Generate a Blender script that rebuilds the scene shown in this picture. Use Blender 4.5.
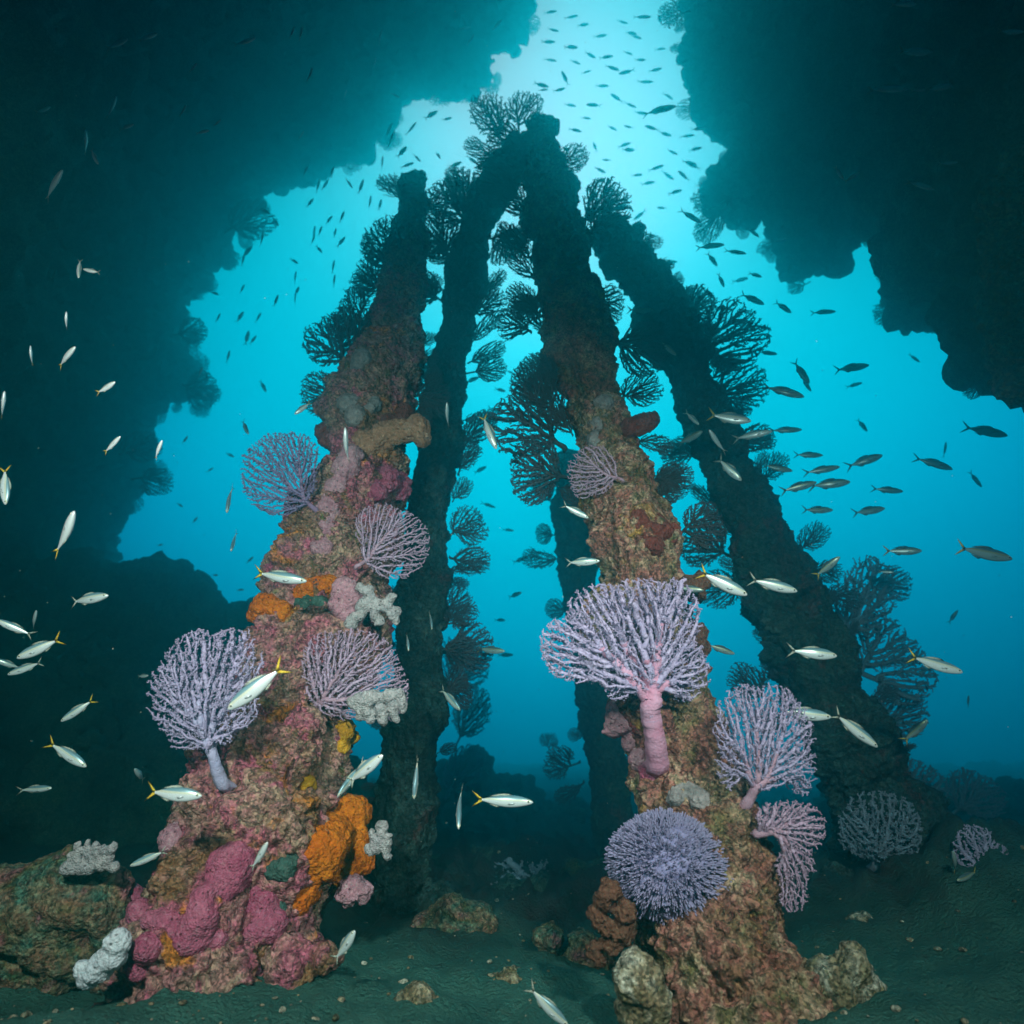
import bpy, math, random
import numpy as np
from mathutils import Vector, Matrix
from mathutils.bvhtree import BVHTree
R = math.radians
scene = bpy.context.scene
for o in list(bpy.data.objects): bpy.data.objects.remove(o)
col = scene.collection

# ------------------------------------------------------------------ camera
F, PITCH, CAMH = 683.0, R(20), 0.82
cp, sp = math.cos(PITCH), math.sin(PITCH)
cam = bpy.data.cameras.new('camera'); camo = bpy.data.objects.new('camera', cam); col.objects.link(camo)
cam.sensor_width = 36; cam.lens = 36*F/1024; cam.clip_start = .02; cam.clip_end = 400
camo.location = (0, 0, CAMH); camo.rotation_euler = (R(90)+PITCH, 0, 0)
scene.camera = camo
cam.dof.use_dof = True; cam.dof.focus_distance = 3.2; cam.dof.aperture_fstop = 1.6

def P(px, py, z):
    """the point of the place that stands z metres into the scene along pixel px, py of the photograph"""
    x = (px-512)/F*z; yc = -(py-512)/F*z
    return np.array((x, z*cp-yc*sp, z*sp+yc*cp+CAMH))
MCAM = Matrix(((1, 0, 0), (0, cp, -sp), (0, sp, cp)))     # columns: right, into the scene, up

# ------------------------------------------------------------------ world (light in the water) and sun
SUNDIR = P(552, 166, 1.0)-np.array((0, 0, CAMH)); SUNDIR /= np.linalg.norm(SUNDIR)
SUN_EL = math.asin(SUNDIR[2]); SUN_AZ = math.atan2(SUNDIR[0], SUNDIR[1])
W = bpy.data.worlds.new('World'); scene.world = W; W.use_nodes = True
nt = W.node_tree; nt.nodes.clear()
out = nt.nodes.new('ShaderNodeOutputWorld'); bg = nt.nodes.new('ShaderNodeBackground')
sky = nt.nodes.new('ShaderNodeTexSky'); sky.sky_type = 'NISHITA'; sky.sun_disc = False
sky.sun_elevation = SUN_EL; sky.sun_rotation = SUN_AZ; sky.air_density = 1.0; sky.dust_density = .3
tc = nt.nodes.new('ShaderNodeTexCoord'); dot = nt.nodes.new('ShaderNodeVectorMath'); dot.operation = 'DOT_PRODUCT'
dot.inputs[1].default_value = tuple(SUNDIR)
ac = nt.nodes.new('ShaderNodeMath'); ac.operation = 'ARCCOSINE'
dv = nt.nodes.new('ShaderNodeMath'); dv.operation = 'DIVIDE'; dv.inputs[1].default_value = math.pi
rp = nt.nodes.new('ShaderNodeValToRGB'); rp.color_ramp.interpolation = 'B_SPLINE'
STOPS = [(0, (3.0, .86, .96)), (8, (2.2, .88, .98)), (13, (.65, .97, 1.14)), (20, (.0, 1.16, 1.44)), (30, (.0, 1.06, 1.42)), (37, (.0, .78, 1.26)),
         (43, (.0, .52, 1.06)), (51, (.0, .22, .62)), (62, (.0, .075, .20)), (80, (.0, .020, .040)), (180, (.0, .011, .019))]
while len(rp.color_ramp.elements) < len(STOPS): rp.color_ramp.elements.new(.5)
for e, (a, c) in zip(rp.color_ramp.elements, STOPS): e.position = a/180; e.color = (*(x/4 for x in c), 1)
hs = nt.nodes.new('ShaderNodeHueSaturation'); hs.inputs['Saturation'].default_value = .12
ml = nt.nodes.new('ShaderNodeMix'); ml.data_type = 'RGBA'; ml.blend_type = 'MULTIPLY'; ml.inputs[0].default_value = 1
# below the water's horizon the sky model is black: lift it to the horizon's light before the water filters it
mx = nt.nodes.new('ShaderNodeVectorMath'); mx.operation = 'MAXIMUM'; mx.inputs[1].default_value = (3.0, 3.0, 3.0)
L = nt.links.new
L(tc.outputs['Generated'], dot.inputs[0]); L(dot.outputs['Value'], ac.inputs[0]); L(ac.outputs[0], dv.inputs[0]); L(dv.outputs[0], rp.inputs[0])
L(sky.outputs[0], hs.inputs['Color']); L(hs.outputs[0], mx.inputs[0]); L(mx.outputs[0], ml.inputs[6]); L(rp.outputs[0], ml.inputs[7])
# light in water fails with depth: dimmer toward and below the horizontal
sx = nt.nodes.new('ShaderNodeSeparateXYZ'); L(tc.outputs['Generated'], sx.inputs[0])
dp = nt.nodes.new('ShaderNodeMapRange'); dp.interpolation_type = 'SMOOTHSTEP'
for k_, v_ in ((1, -.10), (2, .26), (3, .14*4), (4, 1.*4)): dp.inputs[k_].default_value = v_
L(sx.outputs[2], dp.inputs[0])
m2 = nt.nodes.new('ShaderNodeVectorMath'); m2.operation = 'SCALE'; L(ml.outputs[2], m2.inputs[0]); L(dp.outputs[0], m2.inputs['Scale'])
L(m2.outputs[0], bg.inputs['Color']); L(bg.outputs[0], out.inputs['Surface']); bg.inputs['Strength'].default_value = .10

sl = bpy.data.lights.new('sun', 'SUN'); so = bpy.data.objects.new('sun', sl); col.objects.link(so)
sl.energy = .5; sl.angle = R(30); sl.color = (.10, .80, .95)
so.rotation_euler = Vector(-SUNDIR).to_track_quat('-Z', 'Y').to_euler(); so.location = tuple(SUNDIR*20)
# the diver's two strobes, out to either side of the camera
def strobe(name, loc, aim, power, size, blend=.9):
    l = bpy.data.lights.new(name, 'SPOT'); o = bpy.data.objects.new(name, l); col.objects.link(o)
    l.energy = power; l.spot_size = R(size); l.spot_blend = blend; l.shadow_soft_size = .09; l.color = (1, .80, .72)
    l.volume_factor = .03
    o.location = loc; o.rotation_euler = (Vector(aim)-Vector(loc)).to_track_quat('-Z', 'Y').to_euler()
strobe('strobe', (-.95, .25, 1.75), tuple(P(255, 690, 3.2)), 600, 98, 1.)
strobe('strobe', (1.0, .25, 1.75), tuple(P(690, 730, 3.0)), 500, 86, .95)
scene.view_settings.view_transform = 'Standard'; scene.view_settings.look = 'None'
scene.view_settings.exposure = 0; scene.view_settings.gamma = 1
cy = scene.cycles
cy.use_denoising = True; cy.max_bounces = 3; cy.diffuse_bounces = 2; cy.glossy_bounces = 1; cy.transmission_bounces = 2
cy.volume_bounces = 2; cy.transparent_max_bounces = 6; cy.caustics_reflective = False; cy.caustics_refractive = False
cy.sample_clamp_indirect = 2; cy.sample_clamp_direct = 8

# ------------------------------------------------------------------ noise, meshing
rng = np.random.default_rng(7); random.seed(7)
_perm = rng.permutation(256); _perm = np.concatenate([_perm, _perm, _perm])
_g = rng.normal(size=(256, 3)); _g /= np.linalg.norm(_g, axis=1)[:, None]
_rv = rng.random((256, 3))
def smooth(a, b, x): t = np.clip((x-a)/(b-a), 0, 1); return t*t*(3-2*t)
def perlin(p):
    i = np.floor(p).astype(np.int64); f = p-i; i &= 255
    u = f*f*f*(f*(f*6-15)+10); r = 0
    for dx in (0, 1):
        for dy in (0, 1):
            for dz in (0, 1):
                h = _perm[_perm[_perm[(i[:, 0]+dx) & 255]+((i[:, 1]+dy) & 255)]+((i[:, 2]+dz) & 255)]
                d = (_g[h]*(f-(dx, dy, dz))).sum(1)
                w = (u[:, 0] if dx else 1-u[:, 0])*(u[:, 1] if dy else 1-u[:, 1])*(u[:, 2] if dz else 1-u[:, 2])
                r = r+d*w
    return r*1.5
def fbm(p, o=4, gain=.5):
    s, a = 0, 1.
    for k in range(o): s = s+a*perlin(p*2**k+17.3*k); a *= gain
    return s
def worley(p):
    i = np.floor(p).astype(np.int64); f = p-i; best = np.full(len(p), 9.)
    for dx in (-1, 0, 1):
        for dy in (-1, 0, 1):
            for dz in (-1, 0, 1):
                h = _perm[_perm[_perm[(i[:, 0]+dx) & 255]+((i[:, 1]+dy) & 255)]+((i[:, 2]+dz) & 255)]
                best = np.minimum(best, ((_rv[h]+(dx, dy, dz)-f)**2).sum(1))
    return np.sqrt(best)
def knob(p): return np.clip(1-worley(p)**2*1.6, 0, 1)          # rounded lumps
def crust_disp(p, s=1.):
    return s*(.10*fbm(p*1.6, 3)+.085*(knob(p*2.6)-.4)+.06*(knob(p*5.5+9)-.4)+.036*(knob(p*13+3)-.4)*(.6+fbm(p*3+8, 2))+.026*fbm(p*24, 3)+.018*(knob(p*34)-.4)-.012)

def make_mesh(name, V, faces, mats=None):
    """faces: list of index arrays, each (n,3) or (n,4)"""
    me = bpy.data.meshes.new(name); V = np.asarray(V, np.float32)
    faces = [np.asarray(f, np.int32) for f in faces if len(f)]
    me.vertices.add(len(V)); me.vertices.foreach_set('co', V.ravel())
    li = np.concatenate([f.ravel() for f in faces]); ln = np.concatenate([np.full(len(f), f.shape[1]) for f in faces])
    me.loops.add(len(li)); me.loops.foreach_set('vertex_index', li)
    me.polygons.add(len(ln)); me.polygons.foreach_set('loop_start', np.concatenate([[0], np.cumsum(ln)[:-1]]).astype(np.int32))
    me.polygons.foreach_set('use_smooth', np.ones(len(ln), bool))
    me.update(calc_edges=True)
    return me
def obj(name, V, faces, mat, parent=None, origin=None):
    V = np.asarray(V, float)
    if origin is not None: V = V-np.asarray(origin)
    o = bpy.data.objects.new(name, make_mesh(name, V, faces)); col.objects.link(o)
    if origin is not None: o.location = tuple(origin)
    o.data.materials.append(mat)
    if parent: o.parent = parent
    return o
def tag(o, label=None, cat=None, group=None, kind=None):
    for k, v in (('label', label), ('category', cat), ('group', group), ('kind', kind)):
        if v: o[k] = v
    return o
def empty(name, M):
    o = bpy.data.objects.new(name, None); col.objects.link(o); o.matrix_world = M; o.empty_display_size = .05
    return o
def vnormals(V, Q):
    n = np.zeros_like(V); a = np.cross(V[Q[:, 2]]-V[Q[:, 0]], V[Q[:, 3]]-V[Q[:, 1]])
    for k in range(4): np.add.at(n, Q[:, k], a)
    return n/np.maximum(np.linalg.norm(n, axis=1), 1e-9)[:, None]
def surface_nets(g, org, vox):
    ins = g < 0; nx, ny, nz = g.shape
    s = np.zeros((nx-1, ny-1, nz-1), np.int8)
    for a in (0, 1):
        for b in (0, 1):
            for c in (0, 1): s += ins[a:nx-1+a, b:ny-1+b, c:nz-1+c]
    act = np.argwhere((s > 0) & (s < 8)); ids = np.full(s.shape, -1, np.int32); ids[tuple(act.T)] = np.arange(len(act))
    acc = np.zeros((len(act), 3)); cnt = np.zeros(len(act))
    for ax in range(3):
        o1, o2 = [k for k in range(3) if k != ax]
        for b in (0, 1):
            for c in (0, 1):
                p0 = act.copy(); p0[:, o1] += b; p0[:, o2] += c; p1 = p0.copy(); p1[:, ax] += 1
                v0 = g[tuple(p0.T)]; v1 = g[tuple(p1.T)]; m = (v0 < 0) != (v1 < 0)
                t = v0[m]/(v0[m]-v1[m]); q = p0[m].astype(float); q[:, ax] += t
                acc[m] += q; cnt[m] += 1
    V = acc/cnt[:, None]*vox+org
    Q = []
    for ax in range(3):
        o1, o2 = (ax+1) % 3, (ax+2) % 3
        sl0 = [slice(None)]*3; sl1 = [slice(None)]*3; sl0[ax] = slice(0, -1); sl1[ax] = slice(1, None)
        ch = np.argwhere(ins[tuple(sl0)] != ins[tuple(sl1)])
        ch = ch[(ch[:, o1] > 0) & (ch[:, o2] > 0) & (ch[:, o1] < g.shape[o1]-1) & (ch[:, o2] < g.shape[o2]-1)]
        flip = ins[tuple(ch.T)]; q = np.zeros((len(ch), 4), np.int32)
        for k, (b, c) in enumerate(((-1, -1), (0, -1), (0, 0), (-1, 0))):
            t = ch.copy(); t[:, o1] += b; t[:, o2] += c; q[:, k] = ids[tuple(t.T)]
        q[~flip] = q[~flip][:, ::-1]; Q.append(q)
    return V, np.concatenate(Q)
def sdf_mass(spheres, vox, nf, na, fine=None, smooth=.0):
    """rock or sponge grown from overlapping balls (x,y,z,r), roughened by noise; fine = displacement along the normal"""
    S = np.asarray(spheres, float); pad = 3*vox+na*1.2
    lo = (S[:, :3]-S[:, 3:]).min(0)-pad; hi = (S[:, :3]+S[:, 3:]).max(0)+pad
    n = np.ceil((hi-lo)/vox).astype(int)+1; g = np.full(n, 9., np.float32)
    ax = [lo[k]+np.arange(n[k])*vox for k in range(3)]
    for x, y, z, r in S:
        w = r+na+2*vox+3*smooth; a = np.maximum(((np.array((x, y, z))-w-lo)/vox).astype(int), 0); b = np.minimum(((np.array((x, y, z))+w-lo)/vox).astype(int)+2, n)
        d = np.sqrt(((ax[0][a[0]:b[0]]-x)**2)[:, None, None]+((ax[1][a[1]:b[1]]-y)**2)[None, :, None]+((ax[2][a[2]:b[2]]-z)**2)[None, None, :])-r
        sub = g[a[0]:b[0], a[1]:b[1], a[2]:b[2]]
        if smooth:
            h = np.clip(.5+.5*(sub-d)/smooth, 0, 1); sub[...] = np.where(sub > 5, d, sub*(1-h)+d*h-smooth*h*(1-h))
        else: np.minimum(sub, d, out=sub)
    m = np.argwhere(np.abs(g) < na*1.1+vox)
    p = m*vox+lo
    g[tuple(m.T)] += na*fbm(p*nf, 3).astype(np.float32)
    V, Q = surface_nets(g, lo, vox)
    if fine is not None:
        V = V+vnormals(V, Q)*fine(V)[:, None]
    return V, Q

# ------------------------------------------------------------------ materials
class NB:
    def __init__(s, name):
        s.m = bpy.data.materials.new(name); s.m.use_nodes = True; s.t = s.m.node_tree; s.t.nodes.clear()
        s.out = s.n('ShaderNodeOutputMaterial'); s.co = s.n('ShaderNodeTexCoord').outputs['Object']
    def n(s, k, **kw):
        n = s.t.nodes.new(k)
        for a, b in kw.items(): setattr(n, a, b)
        return n
    def l(s, a, b): s.t.links.new(a, b)
    def noise(s, sc, det=4, rough=.55, dist=0., off=0.):
        n = s.n('ShaderNodeTexNoise'); n.inputs['Scale'].default_value = sc; n.inputs['Detail'].default_value = det
        n.inputs['Roughness'].default_value = rough; n.inputs['Distortion'].default_value = dist
        mp = s.n('ShaderNodeMapping'); mp.inputs['Location'].default_value = (off, off*1.7, -off); s.l(s.co, mp.inputs[0]); s.l(mp.outputs[0], n.inputs['Vector'])
        return n.outputs['Fac']
    def vor(s, sc, out='Distance'):
        n = s.n('ShaderNodeTexVoronoi'); n.inputs['Scale'].default_value = sc; s.l(s.co, n.inputs['Vector']); return n.outputs[out]
    def ramp(s, fac, stops, interp='LINEAR'):
        r = s.n('ShaderNodeValToRGB'); r.color_ramp.interpolation = interp
        while len(r.color_ramp.elements) < len(stops): r.color_ramp.elements.new(.5)
        for e, (p, c) in zip(r.color_ramp.elements, stops): e.position = p; e.color = (*c, 1) if not isinstance(c, float) else (c, c, c, 1)
        s.l(fac, r.inputs[0]); return r.outputs[0]
    def mix(s, a, b, fac, mode='MIX'):
        m = s.n('ShaderNodeMix', data_type='RGBA', blend_type=mode)
        for v, i in ((fac, 0), (a, 6), (b, 7)):
            if hasattr(v, 'is_linked'): s.l(v, m.inputs[i])
            else: m.inputs[i].default_value = v if i == 0 else (*v, 1)
        return m.outputs[2]
    def add(s, a, b, w=1.):
        m = s.n('ShaderNodeMath', operation='MULTIPLY_ADD'); s.l(b, m.inputs[0]); m.inputs[1].default_value = w; s.l(a, m.inputs[2]); return m.outputs[0]
    def finish(s, color, rough=.85, spec=.2, bump=None, bd=.01, bs=1., **kw):
        b = s.n('ShaderNodeBsdfPrincipled'); b.inputs['Roughness'].default_value = rough; b.inputs['Specular IOR Level'].default_value = spec
        if hasattr(color, 'is_linked'): s.l(color, b.inputs['Base Color'])
        else: b.inputs['Base Color'].default_value = (*color, 1)
        for k, v in kw.items(): b.inputs[k.replace('_', ' ')].default_value = v
        if bump is not None:
            n = s.n('ShaderNodeBump'); n.inputs['Distance'].default_value = bd; n.inputs['Strength'].default_value = bs
            s.l(bump, n.inputs['Height']); s.l(n.outputs[0], b.inputs['Normal'])
        s.l(b.outputs[0], s.out.inputs['Surface']); return s.m
def mat_crust(name, pal, off=0., sc=1., dark=1.):
    """pal: patches of living crust, (colour, colour, colour, accents...)"""
    b = NB(name)
    A = b.ramp(b.noise(2.3*sc, 7, .62, .8, off), [(.30, pal[0]), (.42, pal[1]), (.50, pal[2]), (.56, pal[0]), (.66, pal[3])])
    B = b.ramp(b.noise(6.5*sc, 6, .65, .5, off+5), [(.34, pal[4]), (.45, pal[1]), (.54, pal[5]), (.64, pal[2])])
    c = b.mix(A, B, b.ramp(b.noise(4*sc, 5, .6, .3, off+9), [(.42, 0.), (.58, 1.)]))
    c = b.mix(c, pal[6], b.ramp(b.noise(3.1*sc, 7, .6, .4, off+13), [(.60, 0.), (.66, .9)]))
    c = b.mix(c, pal[7], b.ramp(b.noise(17*sc, 6, .7, .2, off+21), [(.57, 0.), (.66, .8)]))
    sp = b.vor(95, 'Color')
    hue = b.n('ShaderNodeSeparateColor'); b.l(sp, hue.inputs[0])
    c = b.mix(c, b.ramp(hue.outputs[0], [(.0, .3), (.5, .9), (1., 1.6)]), .85, 'MULTIPLY')
    c = b.mix(c, pal[8], b.ramp(b.noise(60, 4, .7, 0, off+2), [(.62, 0.), (.7, .4)]))
    c = b.mix(c, b.ramp(b.noise(30, 5, .7, .3, off+4), [(.36, .28), (.5, .95), (.62, 1.12)]), .85, 'MULTIPLY')  # dark pits: shade in the gaps of the growth, put into the colour
    h = b.add(b.add(b.noise(38, 6, .7), b.vor(70), -.6), b.vor(24), -.8)
    return b.finish(c, .88, .15, h, .016, 1.)
def mat_simple(name, c1, c2, sc=8., bsc=60., bd=.006, rough=.85, spec=.2, c3=None, **kw):
    b = NB(name); c = b.ramp(b.noise(sc, 6, .6, .2), [(.35, c1), (.62, c2)])
    if c3: c = b.mix(c, c3, b.ramp(b.noise(sc*7, 4, .7, 0, 4), [(.55, 0.), (.68, .8)]))
    po = b.ramp(b.vor(34), [(.10, 0.), (.20, 1.)]); c = b.mix(c, b.mix((.22, .16, .16), (1., 1., 1.), po), .8, 'MULTIPLY')  # pores: the shade inside small holes is painted as dark dots
    c = b.mix(c, b.ramp(b.noise(55, 5, .7, 0, 8), [(.36, .5), (.62, 1.15)]), .7, 'MULTIPLY')
    h = b.add(b.add(b.noise(bsc, 5, .65), b.vor(bsc*1.5), -.7), po, .5)
    return b.finish(c, rough, spec, h, bd, 1., **kw)
PINK, MAUVE, BROWN, RUST, CREAM, OLIVE, ORANGE, WINE, TEAL = (.40, .13, .20), (.42, .22, .27), (.16, .085, .045), (.30, .10, .05), (.46, .36, .27), (.15, .14, .06), (.60, .20, .02), (.16, .03, .045), (.08, .15, .14)
M = {}
M['crust_pink'] = mat_crust('pink encrusted growth', [(.20, .10, .05), (.37, .165, .15), (.46, .105, .165), (.38, .12, .04), (.20, .165, .058), (.40, .25, .17), (.60, .19, .02), (.09, .035, .03), (.62, .46, .40)], 0., 1.)
M['crust_brown'] = mat_crust('brown encrusted growth', [(.20, .095, .055), (.34, .12, .10), (.18, .14, .06), (.26, .04, .05), (.30, .15, .08), (.46, .30, .20), (.46, .24, .05), (.07, .03, .025), (.55, .40, .30)], 3., 1.1)
M['crust_shaded'] = mat_crust('shaded encrusted growth', [(.025, .045, .045), (.03, .045, .045), (.035, .065, .06), (.05, .03, .03), (.03, .05, .045), (.05, .07, .06), (.08, .032, .03), (.015, .03, .028), (.08, .11, .10)], 7., 1.1)  # rear growth: the missing strobe light is put into a dark teal palette
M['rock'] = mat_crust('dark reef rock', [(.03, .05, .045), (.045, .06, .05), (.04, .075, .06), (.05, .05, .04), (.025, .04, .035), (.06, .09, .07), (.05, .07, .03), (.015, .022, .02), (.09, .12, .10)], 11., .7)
M['reef_green'] = mat_crust('green brown reef rock', [(.14, .11, .045), (.24, .11, .07), (.07, .15, .11), (.30, .10, .11), (.09, .13, .06), (.26, .20, .12), (.32, .12, .14), (.05, .04, .03), (.40, .34, .28)], 15., 1.6)
M['boulder'] = mat_crust('pale crusted boulder', [(.22, .15, .09), (.30, .24, .16), (.16, .12, .06), (.35, .25, .14), (.2, .16, .07), (.48, .44, .36), (.5, .45, .38), (.06, .04, .03), (.55, .5, .42)], 19., 1.5)
M['pink_sponge'] = mat_simple('pink sponge', (.36, .06, .12), (.48, .12, .19), 9, 75, .010, c3=(.52, .22, .27))
M['mauve_sponge'] = mat_simple('mauve sponge', (.42, .17, .22), (.52, .26, .31), 9, 80, .006, c3=(.6, .42, .42))
M['orange_sponge'] = mat_simple('orange sponge', (.60, .115, .006), (.70, .18, .012), 9, 55, .012, c3=(.40, .07, .006))
M['yellow_sponge'] = mat_simple('yellow sponge', (.66, .27, .015), (.72, .34, .03), 12, 90, .006)
M['green_sponge'] = mat_simple('dark green sponge', (.035, .07, .06), (.06, .11, .09), 12, 60, .006, c3=(.14, .15, .13))
M['white_sponge'] = mat_simple('pale sponge', (.55, .56, .62), (.66, .66, .70), 14, 70, .006, c3=(.5, .36, .4))
M['grey_sponge'] = mat_simple('grey sponge', (.22, .19, .19), (.33, .27, .27), 14, 70, .006, c3=(.3, .2, .18))
M['red_sponge'] = mat_simple('red sponge', (.15, .03, .025), (.23, .055, .04), 14, 60, .009, c3=(.2, .04, .03))
M['tan_sponge'] = mat_simple('tan sponge', (.34, .15, .09), (.44, .22, .14), 10, 55, .010, c3=(.62, .42, .3))
M['rust_sponge'] = mat_simple('rust brown sponge', (.10, .04, .025), (.16, .065, .04), 14, 50, .012, c3=(.22, .12, .07))
def mat_coral(name, c1, c2, sc=30):
    b = NB(name); c = b.ramp(b.noise(sc, 4, .6), [(.35, c1), (.65, c2)])
    return b.finish(c, .85, .1, b.add(b.noise(90, 4, .7), b.vor(70), -.5), .005, .9)
M['lav'] = mat_coral('lavender polyps', (.36, .29, .46), (.52, .42, .60)); M['lav_stem'] = mat_coral('pale lavender stem', (.42, .38, .58), (.54, .47, .66), 9)
M['pinkfan'] = mat_coral('dusky pink polyps', (.48, .29, .44), (.62, .43, .56)); M['pinkfan_stem'] = mat_coral('dusky pink stem', (.46, .25, .34), (.56, .33, .42), 9)
M['rose_stem'] = mat_coral('rose pink stem', (.56, .22, .33), (.64, .34, .48), 7)
M['purple'] = mat_coral('purple polyps', (.22, .15, .30), (.32, .24, .40)); M['purple_stem'] = mat_coral('purple stem', (.26, .15, .26), (.34, .2, .32), 9)
M['bush'] = mat_coral('blue lavender tips', (.29, .25, .44), (.44, .37, .56), 40); M['bush_stem'] = mat_coral('brown violet stems', (.28, .25, .46), (.38, .33, .54), 9)
M['whitec_lobe'] = mat_simple('white coral', (.36, .32, .34), (.48, .42, .42), 16, 90, .008, c3=(.5, .34, .38)); M['whitec'] = mat_coral('white coral', (.62, .56, .56), (.72, .68, .66), 30); M['wpink'] = mat_coral('pale pink coral', (.60, .36, .40), (.66, .45, .47), 14)
M['darkfan'] = mat_coral('dark sea fan', (.06, .06, .07), (.09, .085, .10)); M['darkfan_stem'] = mat_coral('dark sea fan stem', (.05, .045, .05), (.07, .06, .06))
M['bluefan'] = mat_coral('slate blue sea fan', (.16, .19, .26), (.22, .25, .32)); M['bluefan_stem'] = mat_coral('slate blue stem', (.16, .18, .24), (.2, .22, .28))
b = NB('sand'); c = b.ramp(b.noise(3, 6, .6), [(.3, (.035, .105, .09)), (.7, (.075, .18, .145))])
c = b.mix(c, (.17, .26, .22), b.ramp(b.noise(70, 3, .7), [(.6, 0.), (.72, .6)])); c = b.mix(c, (.07, .07, .055), b.ramp(b.noise(24, 5, .7, 0, 3), [(.58, 0.), (.7, .7)]))
sx_ = b.n('ShaderNodeSeparateXYZ'); b.l(b.co, sx_.inputs[0]); rk = b.n('ShaderNodeMapRange'); rk.inputs[1].default_value = 3.3; rk.inputs[2].default_value = 4.6
wob = b.add(sx_.outputs[1], b.noise(1.6, 5, .65, .5, 6), 2.6); wo2 = b.n('ShaderNodeMath', operation='SUBTRACT'); b.l(wob, wo2.inputs[0]); wo2.inputs[1].default_value = 1.3; b.l(wo2.outputs[0], rk.inputs[0])
rubble_c = b.ramp(b.noise(5, 7, .68, .6, 3), [(.32, (.012, .02, .02)), (.45, (.035, .05, .045)), (.56, (.05, .035, .035)), (.66, (.06, .085, .07))])
c = b.mix(c, rubble_c, rk.outputs[0])
M['sand'] = b.finish(c, .95, .1, b.add(b.add(b.noise(45, 6, .7), b.noise(150, 3), .6), b.vor(60), -.5), .03, 1.)
# fish: silver belly, steel back, gold stripe (pigment, by the fish's own up axis)
def mat_fish(name, belly, back, stripe, metal=.25):
    b = NB(name); s = b.n('ShaderNodeSeparateXYZ'); b.l(b.co, s.inputs[0])
    mr = b.n('ShaderNodeMapRange'); mr.inputs[1].default_value = -.12; mr.inputs[2].default_value = .12; b.l(s.outputs[2], mr.inputs[0])
    c = b.ramp(mr.outputs[0], [(.0, belly), (.52, belly), (.60, stripe), (.66, stripe), (.72, back), (1., tuple(x*.7 for x in back))])
    c = b.mix(c, b.ramp(b.vor(60), [(0., .8), (.6, 1.08)]), .5, 'MULTIPLY')
    return b.finish(c, .33, .6, None, Metallic=metal)
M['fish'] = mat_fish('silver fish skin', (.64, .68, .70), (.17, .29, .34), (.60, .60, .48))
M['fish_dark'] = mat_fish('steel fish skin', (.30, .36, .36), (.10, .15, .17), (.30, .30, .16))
M['fin_yellow'] = mat_simple('yellow fin', (.70, .44, .03), (.78, .55, .06), 14, 60, .002)
M['fin_pale'] = mat_simple('pale fin', (.42, .44, .36), (.5, .5, .42), 14, 60, .002)
M['fin_dark'] = mat_simple('dark fin', (.12, .16, .15), (.16, .2, .18), 14, 60, .002)
M['eye'] = NB('eye').finish((.02, .02, .025), .15, .8); M['eye_ring'] = NB('eye ring').finish((.7, .66, .5), .3, .6)

# ------------------------------------------------------------------ the ground
def ground_z(x, y):
    p = np.stack([x, y, np.zeros_like(x)], 1)
    d = np.hypot(x, y)
    z = .10*fbm(p*.55, 3)+.030*fbm(p*2.2+4, 3)+.02*fbm(p*7, 4)+.018*(knob(p*11)-.4)+.012*(knob(p*27)-.4)+.012*np.sin(p[:, 1]*17+3*fbm(p*1.1, 2))*smooth(4.5, 2.5, d)+.07*np.clip(fbm(p*1.3+9, 2), 0, 1)*smooth(2.6, 4.2, d)*knob(p*3.3)
    z += .10*np.exp(-(((x+.9)/1.0)**2+((y-2.6)/.7)**2))
    z += .25*np.exp(-(((x-2.6)/1.1)**2+((y-3.9)/1.3)**2))
    far = smooth(3.6, 5.2, d)
    z += far*(.24*knob(p*1.1+3)+.14*knob(p*2.6+7)+.07*(knob(p*6)-.3)+.12*fbm(p*4.5, 4)+.05*(knob(p*13)-.3))*(.55+.6*np.clip(fbm(p*.5+4, 2)+.3, 0, 1))
    z += .0008*np.clip(d-9, 0, 40)**2*(.6+.5*fbm(p*.18+2, 2))
    return z-.06
ang = np.linspace(0, 2*math.pi, 361)[:-1]; rad = np.concatenate([np.linspace(.15, 1.6, 12), 1.6*(42/1.6)**np.linspace(0, 1, 210)[1:]])
# finer steps in front of the camera
ang = np.concatenate([np.linspace(R(35), R(145), 620), np.linspace(R(145), R(395), 90)[1:-1]])
gx = (rad[:, None]*np.cos(ang)[None]).ravel(); gy = (rad[:, None]*np.sin(ang)[None]).ravel()
gv = np.stack([gx, gy, ground_z(gx, gy)], 1); na_ = len(ang)
ii, jj = np.meshgrid(np.arange(len(rad)-1), np.arange(na_), indexing='ij'); j2 = (jj+1) % na_
q = np.stack([ii*na_+jj, (ii+1)*na_+jj, (ii+1)*na_+j2, ii*na_+j2], -1).reshape(-1, 4)
gv = np.vstack([gv, [[0, 0, float(gv[:na_, 2].mean())]]]); tri = np.stack([np.full(na_, len(gv)-1), np.arange(na_), (np.arange(na_)+1) % na_], 1)
tag(obj('seabed', gv, [q, tri], M['sand']), 'sandy teal seabed between the pilings and reef', kind='structure')
def gz(x, y): return float(ground_z(np.array([x]), np.array([y]))[0])

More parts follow.
